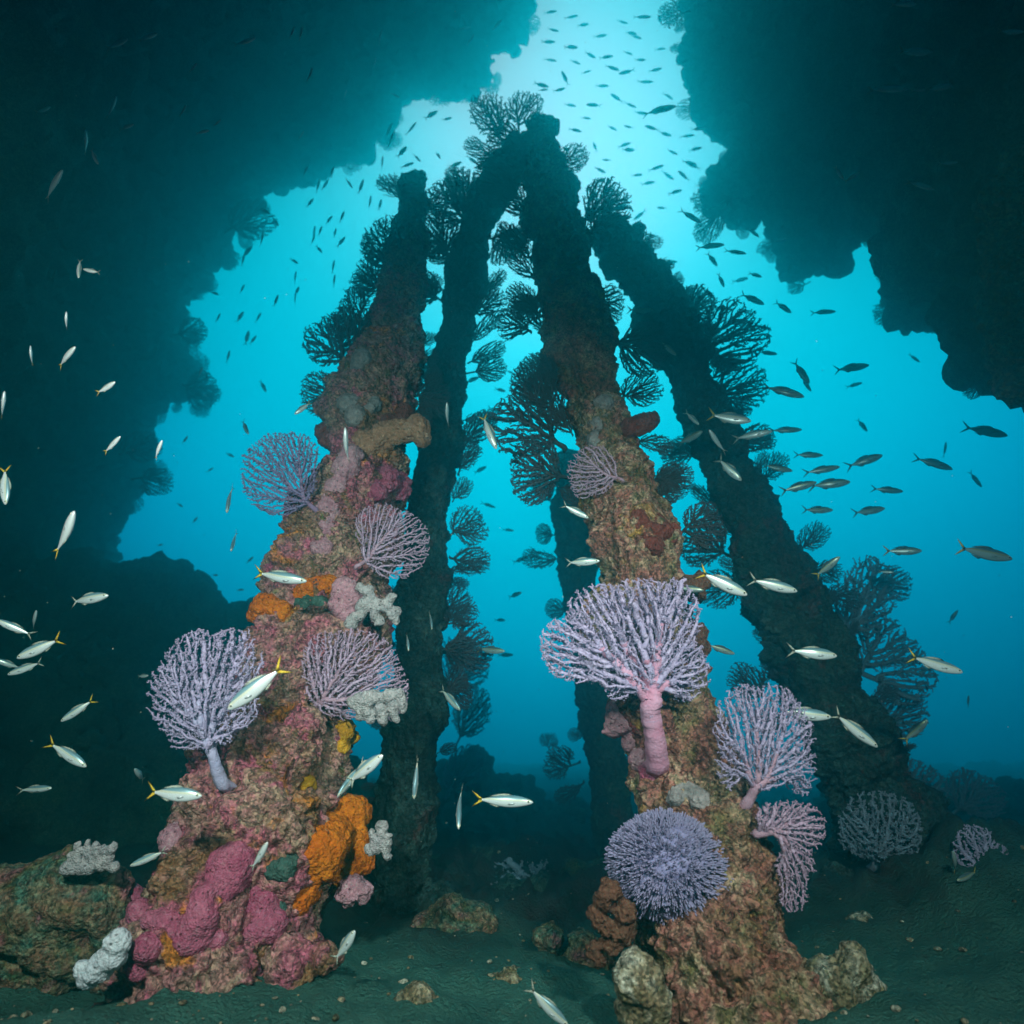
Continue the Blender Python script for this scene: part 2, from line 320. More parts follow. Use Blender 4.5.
# ------------------------------------------------------------------ rock masses round the opening
def poly_dist(pts, poly):
    poly = np.asarray(poly, float); a = poly; b_ = np.roll(poly, -1, 0); d = np.full(len(pts), 1e9); ins = np.zeros(len(pts), bool)
    for p0, p1 in zip(a, b_):
        e = p1-p0; t = np.clip(((pts-p0)@e)/max(e@e, 1e-9), 0, 1); d = np.minimum(d, np.linalg.norm(pts-p0-t[:, None]*e, axis=1))
        c = (p0[1] > pts[:, 1]) != (p1[1] > pts[:, 1])
        with np.errstate(divide='ignore', invalid='ignore'): x = (p1[0]-p0[0])*(pts[:, 1]-p0[1])/(p1[1]-p0[1])+p0[0]
        ins ^= c & (pts[:, 0] < x)
    return d, ins
def rock_mass(name, poly, zf, step, rmin, rmax, vox, nf, na, label, cat=None, kind='structure', mat='rock', fscale=1.):
    poly = np.asarray(poly, float); lo, hi = poly.min(0), poly.max(0); S = []
    for st, rm in ((step, rmax), (step*.45, rmax*.35)):
        xs, ys = np.meshgrid(np.arange(lo[0], hi[0], st), np.arange(lo[1], hi[1], st)); pts = np.stack([xs.ravel(), ys.ravel()], 1)+rng.uniform(-.3, .3, (xs.size, 2))*st
        d, ins = poly_dist(pts, poly); k = ins & (d > rmin)
        if rm < rmax: k &= d < rmax*.6
        for (px, py), dd in zip(pts[k], d[k]):
            r = min(dd, rm); z = zf(px, py, dd)
            S.append((*P(px, py, z+r*z/F*.6), r*z/F))
    fine = lambda V: fscale*(.10*fbm(V*3.2, 4)+.10*(knob(V*3.4)-.4)+.07*(knob(V*8)-.4)+.04*(knob(V*16)-.4))
    V, Q = sdf_mass(S, vox, nf, na, fine)
    o = obj(name, V, [Q], M[mat], None, V.mean(0)*(1, 1, 0))
    tag(o, label, cat, kind=kind); return V, Q
LEFT = [(532, -5), (520, 32), (488, 48), (496, 80), (455, 92), (405, 84), (386, 126), (378, 152), (325, 163), (285, 176), (262, 190), (238, 208), (236, 245), (205, 272), (185, 300), (172, 322), (190, 350), (190, 372),
        (208, 400), (155, 408), (140, 436), (152, 482), (120, 500), (112, 545), (105, 600), (90, 700), (60, 830), (0, 860), (-260, 900), (-420, 560), (-420, -200), (-100, -330), (560, -330), (600, -180)]
RIGHT = [(684, -5), (690, 38), (672, 78), (700, 86), (702, 118), (744, 148), (706, 186), (732, 232), (768, 206), (782, 262), (808, 286), (868, 232), (897, 236), (888, 288), (900, 322), (968, 312), (960, 358), (972, 384), (1028, 392),
         (1120, 470), (1210, 700), (1300, 920), (1500, 900), (1480, 100), (1200, -250), (760, -330), (640, -300), (650, -120)]
zl = lambda px, py, d: 12.5-9.7*smooth(10, 400, d)-1.2*smooth(500, 900, py)
zr = lambda px, py, d: 8.6-5.3*smooth(60, 380, px-690+max(0, (py-250))*.2)
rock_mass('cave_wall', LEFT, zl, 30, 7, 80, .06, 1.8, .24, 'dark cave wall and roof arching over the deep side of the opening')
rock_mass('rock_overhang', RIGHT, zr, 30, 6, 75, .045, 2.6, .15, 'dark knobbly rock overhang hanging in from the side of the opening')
# the reef beyond
RIDGE = [(60, 560), (110, 566), (140, 566), (190, 576), (215, 600), (262, 622), (300, 690), (330, 760), (380, 800), (340, 1000), (-200, 1000), (-240, 600)]
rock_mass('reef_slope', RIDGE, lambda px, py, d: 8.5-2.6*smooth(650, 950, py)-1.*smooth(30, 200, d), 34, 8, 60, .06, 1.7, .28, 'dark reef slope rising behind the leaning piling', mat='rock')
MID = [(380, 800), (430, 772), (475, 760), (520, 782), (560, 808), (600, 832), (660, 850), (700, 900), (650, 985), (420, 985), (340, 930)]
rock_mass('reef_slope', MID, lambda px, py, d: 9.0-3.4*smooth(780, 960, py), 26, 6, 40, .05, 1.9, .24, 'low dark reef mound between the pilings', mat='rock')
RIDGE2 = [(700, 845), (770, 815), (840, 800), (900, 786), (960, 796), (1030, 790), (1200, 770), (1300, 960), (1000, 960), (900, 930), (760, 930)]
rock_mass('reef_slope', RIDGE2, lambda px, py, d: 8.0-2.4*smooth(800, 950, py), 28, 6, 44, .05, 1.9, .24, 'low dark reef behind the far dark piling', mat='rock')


# ------------------------------------------------------------------ the encrusted pilings
COLS = {}
def piling(name, rows, yb, zb, yt, zt, nseg, nring, mat, label, dscale=1., below=.5, seed=0.):
    rows = sorted(rows, key=lambda r: -r[0]); zi = lambda y: 1/(1/zb+(1/zt-1/zb)*(yb-y)/(yb-yt))
    C = []; Rr = []
    for y, l, r in rows:
        z = zi(y); C.append(P((l+r)/2, y, z)); Rr.append((r-l)/2*z/F)
    C = np.array(C); Rr = np.array(Rr)
    d = C[0]-C[1]; d = d/np.linalg.norm(d); C = np.vstack([[C[0]+d*below], C]); Rr = np.concatenate([[Rr[0]*1.08], Rr])
    Rr[1:] *= np.array([.84 if q_[0] < 330 else .92 if q_[0] < 460 else 1. for q_ in rows])
    t = np.concatenate([[0], np.cumsum(np.linalg.norm(np.diff(C, axis=0), axis=1))]); ts = np.linspace(0, t[-1], nring)
    c = np.stack([np.interp(ts, t, C[:, k]) for k in range(3)], 1); r = np.interp(ts, t, Rr)
    k = max(3, nring//28); ker = np.hanning(k+2)[1:-1]; ker /= ker.sum()
    pad = lambda a: np.concatenate([np.repeat(a[:1], k, 0), a, np.repeat(a[-1:], k, 0)])
    sm = lambda a: np.convolve(pad(a), ker, 'same')[k:-k]
    c = np.stack([sm(c[:, i]) for i in range(3)], 1); r = sm(r)
    T = np.gradient(c, axis=0); T /= np.linalg.norm(T, axis=1)[:, None]
    u = np.cross(T, (0, 1, 0)); u /= np.linalg.norm(u, axis=1)[:, None]; v = np.cross(T, u)
    th = np.linspace(0, 2*math.pi, nseg+1)[:-1]
    nrm = np.cos(th)[None, :, None]*u[:, None]+np.sin(th)[None, :, None]*v[:, None]
    p = c[:, None]+nrm*r[:, None, None]*.86
    N = nrm.reshape(-1, 3); Vv = p.reshape(-1, 3); k_ = np.clip(np.repeat(r, nseg)/.3, .32, 1.1)
    Vv = Vv+N*(crust_disp(Vv+seed)*dscale*k_)[:, None]
    wob = np.stack([fbm(Vv*7+seed+s, 2) for s in (0, 31, 57)], 1); Vv = Vv+wob*.018*dscale
    n = len(Vv); Vv = np.vstack([Vv, [c[-1]+T[-1]*r[-1]*.5], [c[0]]])
    i, j = np.meshgrid(np.arange(nring-1), np.arange(nseg), indexing='ij'); j2 = (j+1) % nseg
    Q = np.stack([i*nseg+j, (i+1)*nseg+j, (i+1)*nseg+j2, i*nseg+j2], -1).reshape(-1, 4)[:, ::-1]
    ja = np.arange(nseg); jb = (ja+1) % nseg
    Tt = np.concatenate([np.stack([(nring-1)*nseg+ja, (nring-1)*nseg+jb, np.full(nseg, n)], 1), np.stack([jb, ja, np.full(nseg, n+1)], 1)])
    o = obj('piling', Vv, [Q, Tt], M[mat], None, c[0]); tag(o, label, 'piling', 'encrusted pilings of the sunken arch')
    bv = BVHTree.FromPolygons([Vector(x) for x in Vv], [tuple(x) for x in Q])
    COLS[name] = dict(o=o, bv=bv, zi=zi, c=c, r=r)
A_ = [(178, 404, 424), (190, 401, 427), (205, 398, 430), (230, 388, 432), (300, 368, 434), (350, 348, 430), (400, 328, 420), (450, 318, 408), (500, 306, 408), (560, 276, 395), (600, 258, 380), (650, 242, 385), (700, 225, 352), (750, 195, 352), (800, 170, 352), (850, 160, 350), (900, 148, 340), (950, 120, 330), (990, 100, 325)]
C_ = [(126, 534, 554), (150, 526, 566), (180, 516, 578), (230, 518, 596), (300, 530, 606), (350, 540, 612), (400, 556, 632), (450, 570, 648), (500, 576, 662), (550, 580, 688), (600, 586, 694), (650, 592, 700), (700, 602, 708), (750, 622, 735), (800, 635, 752), (850, 645, 768), (900, 640, 785), (950, 635, 800), (1010, 640, 830)]
D_ = [(225, 578, 630), (250, 592, 650), (300, 622, 686), (350, 648, 708), (400, 668, 722), (450, 698, 745), (500, 712, 775), (550, 735, 802), (600, 752, 830), (650, 772, 852), (700, 788, 872), (750, 800, 900), (800, 820, 930), (850, 830, 960)]
B_ = [(140, 522, 548), (165, 488, 530), (200, 462, 510), (250, 448, 494), (300, 438, 482), (350, 428, 475), (400, 422, 468), (450, 416, 464), (500, 410, 456), (600, 398, 450), (700, 390, 444), (800, 376, 438), (900, 366, 430), (950, 358, 424)]
E_ = [(455, 548, 585), (520, 552, 592), (580, 562, 596), (650, 570, 604), (720, 580, 618), (800, 590, 630), (860, 596, 640)]
piling('A', A_, 990, 2.75, 180, 6.2, 420, 900, 'crust_pink', 'leaning broken piling crusted in pink and orange growth, its top snapped short of the arch')
piling('C', C_, 1010, 2.5, 122, 6.3, 380, 900, 'crust_brown', 'brown crusted piling carrying the big lavender coral and round coral bush', seed=3.)
piling('D', D_, 850, 4.3, 225, 5.5, 260, 620, 'crust_shaded', 'thick dark piling slanting away from the arch shoulder to the shadowed reef', 1.2, 1.2, seed=6.)
piling('B', B_, 950, 4.0, 128, 6.35, 240, 640, 'crust_shaded', 'tall slim black piling meeting the brown piling at the arch peak', 1.1, .3, seed=9.)
piling('E', E_, 860, 6.0, 455, 6.9, 160, 330, 'crust_shaded', 'short dark piling half hidden behind the brown one', 1.1, 1.6, seed=12.)
def hit(px, py, cols='ACDBE', zdef=None):
    """the point of a piling's surface seen along this pixel, else a point at zdef"""
    o = Vector((0, 0, CAMH)); d = Vector(P(px, py, 1.))-o; dn = d.normalized(); best = None
    for k in cols:
        h = COLS[k]['bv'].ray_cast(o, dn)
        if h[0] is not None and (best is None or h[3] < best[1]): best = (h[0], h[3])
    if best: return np.array(best[0]), best[1]/d.length
    z = zdef or COLS[cols[0]]['zi'](py); return P(px, py, z), z

# ------------------------------------------------------------------ sponges, lumps and boulders
def lump(name, cat, label, balls, mat, cols='A', z=None, vox=None, na=.25, nf=None, sink=.35, smooth=.35, group=None, fine=1.):
    """balls: (px, py, r px); each sits on the surface behind its pixel, or at depth z"""
    S = []
    for px, py, r in balls:
        if z is None:
            p, zz = hit(px, py, cols)
        else: zz = z; p = P(px, py, z)
        rr = r*zz/F; v = p-np.array((0, 0, CAMH)); v /= np.linalg.norm(v); S.append((*(p+v*rr*(sink if z is None else 0)), rr))
    S = np.array(S); rm = S[:, 3].mean(); vox = vox or max(.006, rm/9)
    V, Q = sdf_mass(S, vox, nf or .9/rm, na*rm, lambda V: fine*(.10*rm*(knob(V*2.2/rm)-.4)+.07*rm*(knob(V*5/rm)-.4)+.07*rm*fbm(V*3/rm, 3)), smooth*rm)
    o = obj(name, V, [Q], M[mat], None, np.array((V[:, 0].mean(), V[:, 1].mean(), V[:, 2].min()))); return tag(o, label, cat, group)
SGF = 0; SG, RG = 'sponges growing on the pilings', 'boulders on the seabed'
lump('sponge', 'sponge', 'big rose pink sponge with a round knob spilling down the foot of the leaning piling', [(232, 866, 25), (240, 858, 16), (222, 888, 18), (205, 900, 14), (200, 920, 17), (192, 938, 18), (178, 928, 14), (165, 920, 11), (262, 905, 18), (270, 925, 16), (255, 930, 13), (140, 912, 13), (133, 900, 14), (150, 922, 9), (215, 938, 12)], 'pink_sponge', na=.22, smooth=.4, group=SG, fine=.5)
lump('sponge', 'sponge', 'small wine pink knob sponge low beside the pale lumpy sponge', [(148, 948, 15), (140, 968, 12)], 'pink_sponge', na=.14, group=SG, fine=.5)
lump('sponge', 'sponge', 'bright orange lobed sponge bulging from the side of the leaning piling', [(350, 815, 20), (328, 840, 25), (320, 850, 24), (352, 845, 19), (318, 870, 16), (308, 890, 13), (342, 868, 16), (300, 905, 9), (360, 860, 14)], 'orange_sponge', na=.2, group=SG)
lump('sponge', 'sponge', 'flat orange sponge patch at the widest shoulder of the leaning piling', [(266, 608, 15), (258, 614, 10), (282, 612, 12)], 'orange_sponge', na=.25, sink=.6, group=SG)
lump('sponge', 'sponge', 'orange crust sponge just above a grey patch, beside pink lobes', [(310, 590, 12), (325, 586, 12), (340, 590, 9), (298, 595, 8)], 'orange_sponge', na=.25, sink=.7, group=SG)
lump('sponge', 'sponge', 'grey green crust sponge under the orange crust', [(308, 606, 13), (320, 604, 9)], 'green_sponge', na=.25, sink=.7, group=SG)
lump('sponge', 'sponge', 'tiny bright yellow sponge above the bulging orange one', [(308, 782, 7), (304, 788, 5), (312, 786, 5)], 'yellow_sponge', na=.3, sink=.4, group=SG)
lump('sponge', 'sponge', 'golden orange sponge patch under the white coral fingers', [(345, 730, 11), (342, 745, 9), (350, 738, 8)], 'yellow_sponge', na=.3, sink=.7, group=SG)
lump('sponge', 'sponge', 'dark green sponge wedged between pink and orange sponges', [(284, 868, 12), (274, 870, 9), (292, 862, 8)], 'green_sponge', na=.15, group=SG)
lump('sponge', 'sponge', 'dark green round sponge below the orange lobes', [(272, 908, 12), (276, 915, 11)], 'green_sponge', na=.15, group=SG)
lump('sponge', 'sponge', 'dusky pink ball sponge on the edge under the pale stemmed fan', [(176, 840, 16), (186, 846, 13), (180, 850, 12)], 'mauve_sponge', z=2.9, na=.2, group=SG)
lump('sponge', 'sponge', 'pink granular lump below the orange sponge, at its outer edge', [(352, 886, 13), (362, 892, 10), (345, 895, 10)], 'mauve_sponge', na=.4, group=SG)
lump('sponge', 'sponge', 'pale pink smooth lobes beside the white finger coral', [(345, 590, 13), (342, 606, 14), (352, 616, 11), (350, 598, 12)], 'mauve_sponge', na=.12, z=3.35, group=SG)
lump('sponge', 'sponge', 'long mauve pink sponge streak running down beside the blue purple fan', [(345, 470, 14), (338, 490, 15), (330, 510, 15), (325, 530, 14), (322, 548, 11), (352, 455, 11)], 'mauve_sponge', na=.2, sink=.75, group=SG)
lump('sponge', 'sponge', 'deep pink knobbly sponge low on the flank, near the black piling', [(385, 480, 15), (398, 490, 11), (378, 492, 11), (402, 482, 9)], 'pink_sponge', na=.3, sink=.4, group=SG)
lump('sponge', 'sponge', 'tan orange sponge arm reaching out toward the black piling', [(365, 444, 15), (380, 438, 14), (395, 434, 13), (408, 430, 12), (418, 426, 12), (420, 437, 9), (372, 455, 11)], 'tan_sponge', na=.3, z=4.1, group=SG)
lump('sponge', 'sponge', 'grey ball sponge pair above the tan sponge arm', [(350, 405, 12), (356, 416, 11)], 'grey_sponge', na=.15, group=SG)
lump('sponge', 'sponge', 'small grey olive ball sponge beside the grey pair', [(374, 404, 8), (370, 408, 6)], 'grey_sponge', na=.15, group=SG)
lump('sponge', 'sponge', 'grey pink rounded sponge high up, below the broken top', [(362, 358, 9), (358, 364, 8)], 'grey_sponge', na=.2, group=SG)
lump('sponge', 'sponge', 'red brown ball sponge at the edge under the dark fans', [(325, 432, 10), (328, 440, 8)], 'red_sponge', na=.25, group=SG)
lump('sponge', 'sponge', 'rusty red sponge lump under the grey ball sponges', [(398, 418, 13), (388, 424, 11), (404, 410, 8)], 'red_sponge', na=.25, group=SG)
lump('sponge', 'sponge', 'pale bluish white lumpy sponge standing on the sand at the pink foot', [(118, 942, 12), (112, 956, 13), (100, 968, 13), (90, 976, 12), (84, 970, 9)], 'white_sponge', na=.2, z=2.38, group=SG)
lump('sponge', 'sponge', 'deep red ear shaped sponge jutting from the brown piling near its narrowing', [(640, 425, 11), (648, 421, 9), (654, 418, 6), (630, 428, 10)], 'red_sponge', na=.2, z=3.95, group=SG)
lump('sponge', 'sponge', 'dark red sponge patch on the brown piling below the ear shaped sponge', [(655, 530, 15), (668, 535, 12), (650, 545, 12), (640, 520, 10)], 'red_sponge', 'C', na=.3, sink=.75, group=SG)
lump('sponge', 'sponge', 'rusty knobbly lump beside the top of the big lavender coral', [(690, 588, 13), (700, 582, 10), (682, 592, 11), (696, 594, 9)], 'rust_sponge', na=.35, z=3.1, group=SG)
lump('sponge', 'sponge', 'second rusty lump, lower on the edge behind the big lavender coral', [(694, 640, 12), (702, 648, 9), (700, 632, 8)], 'rust_sponge', na=.35, z=2.95, group=SG)
lump('sponge', 'sponge', 'grey blue soft streak on the brown piling near its narrow neck', [(604, 405, 11), (600, 425, 12), (597, 440, 10)], 'grey_sponge', 'C', na=.2, sink=.75, group=SG)
lump('sponge', 'sponge', 'wine red block shaped sponge at the foot of the rose coral trunk', [(650, 775, 10), (654, 768, 8), (646, 770, 7)], 'pink_sponge', 'C', na=.15, sink=.4, group=SG)
lump('sponge', 'sponge', 'pink shelf sponge on the edge below the big lavender coral', [(618, 712, 13), (626, 725, 12), (632, 742, 11), (640, 758, 10), (612, 728, 9)], 'mauve_sponge', 'C', na=.35, sink=.6, group=SG)
lump('sponge', 'sponge', 'pale green lump just above the round coral bush', [(688, 792, 13), (700, 800, 11), (676, 798, 10)], 'grey_sponge', 'C', na=.3, sink=.6, group=SG)
lump('sponge', 'sponge', 'knobbly brown growth branching out under the round coral bush', [(610, 890, 11), (602, 902, 9), (596, 915, 9), (606, 925, 9), (594, 950, 8), (612, 942, 11), (622, 930, 12), (625, 912, 12), (600, 958, 8)], 'rust_sponge', z=2.42, na=.45, group=SG)
lump('boulder', 'boulder', 'ochre yellow boulder at the foot of the brown piling, on its shadowed side', [(640, 985, 24), (630, 970, 18), (650, 1005, 22), (638, 1015, 22)], 'boulder', z=2.3, na=.3, group=RG)
lump('boulder', 'boulder', 'white topped boulder beside the brown piling foot', [(850, 965, 18), (835, 985, 27), (855, 1000, 24), (815, 1000, 26), (868, 990, 16), (790, 1005, 20)], 'boulder', z=2.5, na=.3, group=RG)
lump('boulder', 'boulder', 'dark red brown base rock under the brown piling', [(700, 1000, 50), (740, 985, 45), (770, 1005, 40), (675, 1020, 40), (730, 1035, 50)], 'crust_brown', z=2.55, na=.25, group=RG)
lump('boulder', 'boulder', 'green brown reef knoll carrying a white coral tuft', [(45, 905, 42), (10, 915, 42), (20, 960, 40), (-20, 965, 45), (70, 965, 30), (110, 965, 26), (80, 900, 34), (105, 900, 28), (115, 925, 28), (60, 935, 38), (95, 945, 28), (-30, 920, 45), (75, 872, 22)], 'reef_green', z=2.9, na=.3, group=RG)
lump('boulder', 'boulder', 'pink brown rock shelf under the rose sponge', [(150, 965, 28), (190, 985, 30), (240, 985, 30), (290, 965, 26), (325, 960, 16), (120, 985, 18)], 'crust_pink', z=2.62, na=.3, group=RG)
lump('boulder', 'boulder', 'small ochre rock half buried in the near sand', [(418, 998, 14), (425, 1006, 13), (405, 1006, 11), (437, 1010, 11)], 'boulder', z=2.5, na=.35, group=RG)
lump('boulder', 'boulder', 'broad green rock mound behind the small ochre rock', [(450, 925, 24), (475, 935, 28), (425, 932, 18), (500, 948, 22), (440, 945, 22), (525, 955, 16)], 'reef_green', z=3.6, na=.3, group=RG)
lump('boulder', 'boulder', 'brown rubble rock on the sand in front of the green mound', [(505, 985, 14), (490, 990, 12), (525, 992, 11)], 'boulder', z=2.75, na=.4, group=RG)
lump('boulder', 'boulder', 'dark low rock at the foot of the black piling', [(400, 925, 24), (375, 935, 22), (425, 915, 20), (350, 930, 20), (440, 900, 18)], 'crust_shaded', z=3.9, na=.4, group=RG)
lump('boulder', 'boulder', 'dark humped rock below the flat pale blue coral clump', [(520, 905, 24), (545, 900, 20), (495, 908, 20), (570, 905, 20), (530, 915, 22)], 'rock', z=4.6, na=.4, group=RG)
lump('boulder', 'boulder', 'dark rock heap behind the rusty branching growth', [(600, 890, 24), (580, 880, 18), (625, 880, 22), (560, 895, 16), (610, 870, 16)], 'rock', z=4.9, na=.4, group=RG)
lump('boulder', 'boulder', 'low dark rock between the ochre boulder and the sand hollow', [(585, 955, 20), (565, 965, 15), (600, 965, 16), (550, 940, 14)], 'reef_green', z=3.3, na=.4, group=RG)
lump('boulder', 'boulder', 'dark rock hump under the hazy mound beside the black piling', [(460, 880, 22), (485, 872, 20), (440, 875, 18), (505, 882, 16)], 'rock', z=5.3, na=.4, group=RG)
lump('boulder', 'boulder', 'dark lumpy rock in the shade between brown and far pilings', [(840, 880, 18), (825, 895, 16), (860, 905, 22), (800, 900, 16), (880, 925, 26), (845, 930, 24), (920, 905, 28), (960, 890, 24), (940, 930, 26)], 'crust_shaded', z=3.9, na=.35, group=RG)
lump('boulder', 'boulder', 'olive rounded rock behind the white topped boulder', [(862, 928, 14), (870, 938, 12), (850, 938, 10)], 'boulder', z=3.3, na=.3, group=RG)
lump('boulder', 'boulder', 'knobbly dark ledge at the apex where two pilings meet', [(512, 142, 8), (522, 150, 11), (535, 128, 9), (552, 126, 8), (500, 160, 9), (528, 170, 12), (545, 122, 8)], 'crust_shaded', z=6.25, na=.5, group=RG)
lump('boulder', 'boulder', 'dark lobed growth like fingers on the shoulder of the slanting piling', [(618, 248, 12), (632, 240, 9), (638, 230, 7), (628, 258, 10), (604, 240, 12)], 'crust_shaded', z=5.5, na=.35, group=RG)
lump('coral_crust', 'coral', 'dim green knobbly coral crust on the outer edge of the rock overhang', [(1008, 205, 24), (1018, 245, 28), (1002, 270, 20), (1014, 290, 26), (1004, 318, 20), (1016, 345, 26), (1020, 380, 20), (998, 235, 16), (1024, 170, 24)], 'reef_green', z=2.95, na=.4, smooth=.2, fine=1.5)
lump('boulder', 'boulder', 'jagged dark stub crowning the broken piling', [(413, 184, 9), (405, 190, 8), (418, 178, 7), (404, 180, 5), (415, 200, 12)], 'crust_shaded', z=6.1, na=.5, group=RG)

# ------------------------------------------------------------------ branching corals (space colonisation)
def grow(ells, n, step, seed, thick=.06, dome=0., reach=9., kill=1.5, cap=14000):
    """ells: (cx, cz, rx, rz) in units of the coral's height from its base at 0,0 -> nodes, parents"""
    g = np.random.default_rng(seed); area = np.array([e[2]*e[3] for e in ells]); k = g.choice(len(ells), n, p=area/area.sum())
    a = g.uniform(0, 2*math.pi, n); r = np.sqrt(g.random(n)); e = np.array(ells)[k]
    A = np.stack([e[:, 0]+e[:, 2]*r*np.cos(a), g.normal(0, thick, n), e[:, 1]+e[:, 3]*r*np.sin(a)], 1)
    if dome: A[:, 1] -= dome*np.sqrt(np.clip(1-r*r, 0, 1))*g.random(n)**.5
    # a trunk from the base to the crown
    N = [np.array((.0, .16, -.03)), np.array((0, .12, -.012)), np.array((0, .085, .012))]; par = [-1, 0, 1]; c0 = np.array((ells[0][0], 0, ells[0][1]))
    while np.linalg.norm(A-N[-1], axis=1).min() > reach*step*.6 and len(N) < 200:
        d = c0-N[-1]; d[1] *= 1.6; d = d/np.linalg.norm(d); N.append(N[-1]+d*step+g.normal(0, .02, 3)*step); par.append(len(N)-2)
    global NTRUNK; NTRUNK = len(N)
    N = np.array(N); par = list(par); alive = np.ones(n, bool)
    D = np.linalg.norm(A[:, None]-N[None], axis=2); near = D.argmin(1); nd = D.min(1)
    for it in range(260):
        act = alive & (nd < reach*step*(1.6 if it < 4 else 1)); 
        if not act.any() or len(N) > cap: break
        idx = near[act]; dv = A[act]-N[idx]; dv /= np.linalg.norm(dv, axis=1)[:, None]
        u, inv = np.unique(idx, return_inverse=True); s = np.zeros((len(u), 3)); np.add.at(s, inv, dv)
        ln = np.linalg.norm(s, axis=1); ok = ln > 1e-3; u, s, ln = u[ok], s[ok], ln[ok]
        s = s/ln[:, None]+g.normal(0, .07, s.shape); s /= np.linalg.norm(s, axis=1)[:, None]
        new = N[u]+s*step; dd = np.linalg.norm(A[:, None]-new[None], axis=2); base = len(N)
        N = np.vstack([N, new]); par += list(u); m = dd.min(1); better = m < nd; near[better] = base+dd.argmin(1)[better]; nd[better] = m[better]
        alive &= nd > kill*step
    return N, np.array(par)
def tubes(N, par, rad, k=5):
    n = len(N); d = np.zeros((n, 3)); m = par >= 0; d[m] = N[m]-N[par[m]]; d[~m] = (0, 0, 1); d /= np.maximum(np.linalg.norm(d, axis=1), 1e-9)[:, None]
    ref = np.tile((.13, 1., .07), (n, 1)); u = np.cross(d, ref); u /= np.linalg.norm(u, axis=1)[:, None]; v = np.cross(d, u)
    th = np.linspace(0, 2*math.pi, k+1)[:-1]
    ring = N[:, None]+rad[:, None, None]*(np.cos(th)[None, :, None]*u[:, None]+np.sin(th)[None, :, None]*v[:, None])
    return ring.reshape(-1, 3)
def coral_mesh(N, par, r0, expo, rmax, thr, k=5, beads=0, bead=1.6, seed=0, ntrunk=0):
    """-> (stem V,Q), (crown V, faces)"""
    n = len(N); nt_ = ntrunk or min(7, n); leaf = np.ones(n); ch = np.zeros(n, int)
    for i in range(n-1, 0, -1): leaf[par[i]] += leaf[i]*(1 if ch[par[i]] >= 0 else 1); ch[par[i]] += 1
    rad = np.minimum(r0*(leaf**expo), rmax); rad[:nt_] *= np.linspace(1.25, .9, nt_);  rad = np.where(rad < thr, rad*np.random.default_rng(seed).uniform(.82, 1.15, n), rad); V = tubes(N, par, rad, k)
    i = np.arange(1, n); p = par[1:]; K = np.arange(k); K2 = (K+1) % k
    q = np.stack([(p[:, None]*k+K), (p[:, None]*k+K2), (i[:, None]*k+K2), (i[:, None]*k+K)], -1)
    thick = rad[i] > thr
    def pack(mask):
        f = q[mask].reshape(-1, 4)
        if not len(f): return None
        u, inv = np.unique(f, return_inverse=True); return V[u], [inv.reshape(-1, 4)]
    st = pack(thick); cr = pack(~thick)
    if beads and cr:
        g = np.random.default_rng(seed); t = np.where(rad < thr)[0]; t = np.repeat(t, beads); c = N[t]+g.normal(0, 1, (len(t), 3))*rad[t][:, None]*1.0
        s = r0*bead*g.uniform(.6, 1.25, len(t)); oc = np.array(((1, 0, 0), (-1, 0, 0), (0, 1, 0), (0, -1, 0), (0, 0, 1), (0, 0, -1)), float)
        bv = (c[:, None]+oc[None]*s[:, None, None]).reshape(-1, 3); of = np.array(((0, 2, 4), (2, 1, 4), (1, 3, 4), (3, 0, 4), (2, 0, 5), (1, 2, 5), (3, 1, 5), (0, 3, 5)))
        bf = (of[None]+6*np.arange(len(t))[:, None, None]).reshape(-1, 3)+len(cr[0]); cr = (np.vstack([cr[0], bv]), cr[1]+[bf])
    return st, cr
def frame(base, yaw=0., roll=0., tilt=0., s=1.):
    m = MCAM @ Matrix.Rotation(roll, 3, 'Y') @ Matrix.Rotation(yaw, 3, 'Z') @ Matrix.Rotation(tilt, 3, 'X')
    return Matrix.Translation(Vector(base)) @ m.to_4x4() @ Matrix.Scale(s, 4)
FG = 'branching corals on the pilings'
NTRUNK = 0
def near_coral(name, cat, label, base, z, crowns, mats, n=700, stepd=34, seed=1, yaw=0., tilt=0., thick=.028, dome=0., r0=.0045, expo=.42, rmax=.06, thr=.012, beads=4, bead=1.6, reach=9, kill=1.5, k=7):
    """base px, crowns: ellipses in px (cx, cy, rx, ry); z: metres of the coral's plane"""
    bx, by = base; H = max(math.hypot(c[0]-bx, c[1]-by)+max(c[2], c[3]) for c in crowns); s = H*z/F
    ells = [((c[0]-bx)/H, -(c[1]-by)/H, c[2]/H, c[3]/H) for c in crowns]
    N, par = grow(ells, n, 1/stepd, seed, thick, dome, reach, kill)
    st, cr = coral_mesh(N, par, r0, expo, rmax, thr, k, beads, bead, seed, NTRUNK)
    if st: st = (st[0]+.006*np.stack([fbm(st[0]*26+o_, 3) for o_ in (0, 40, 80)], 1), st[1])
    root = empty(name, frame(P(bx, by, z), yaw, 0, tilt, s)); tag(root, label, cat, FG)
    if st: obj('stem', st[0], st[1], M[mats[0]], root)
    if cr: obj('crown', cr[0], cr[1], M[mats[1]], root)
    return root
zs = lambda px, py, c='A', d=.06: hit(px, py, c)[1]-d
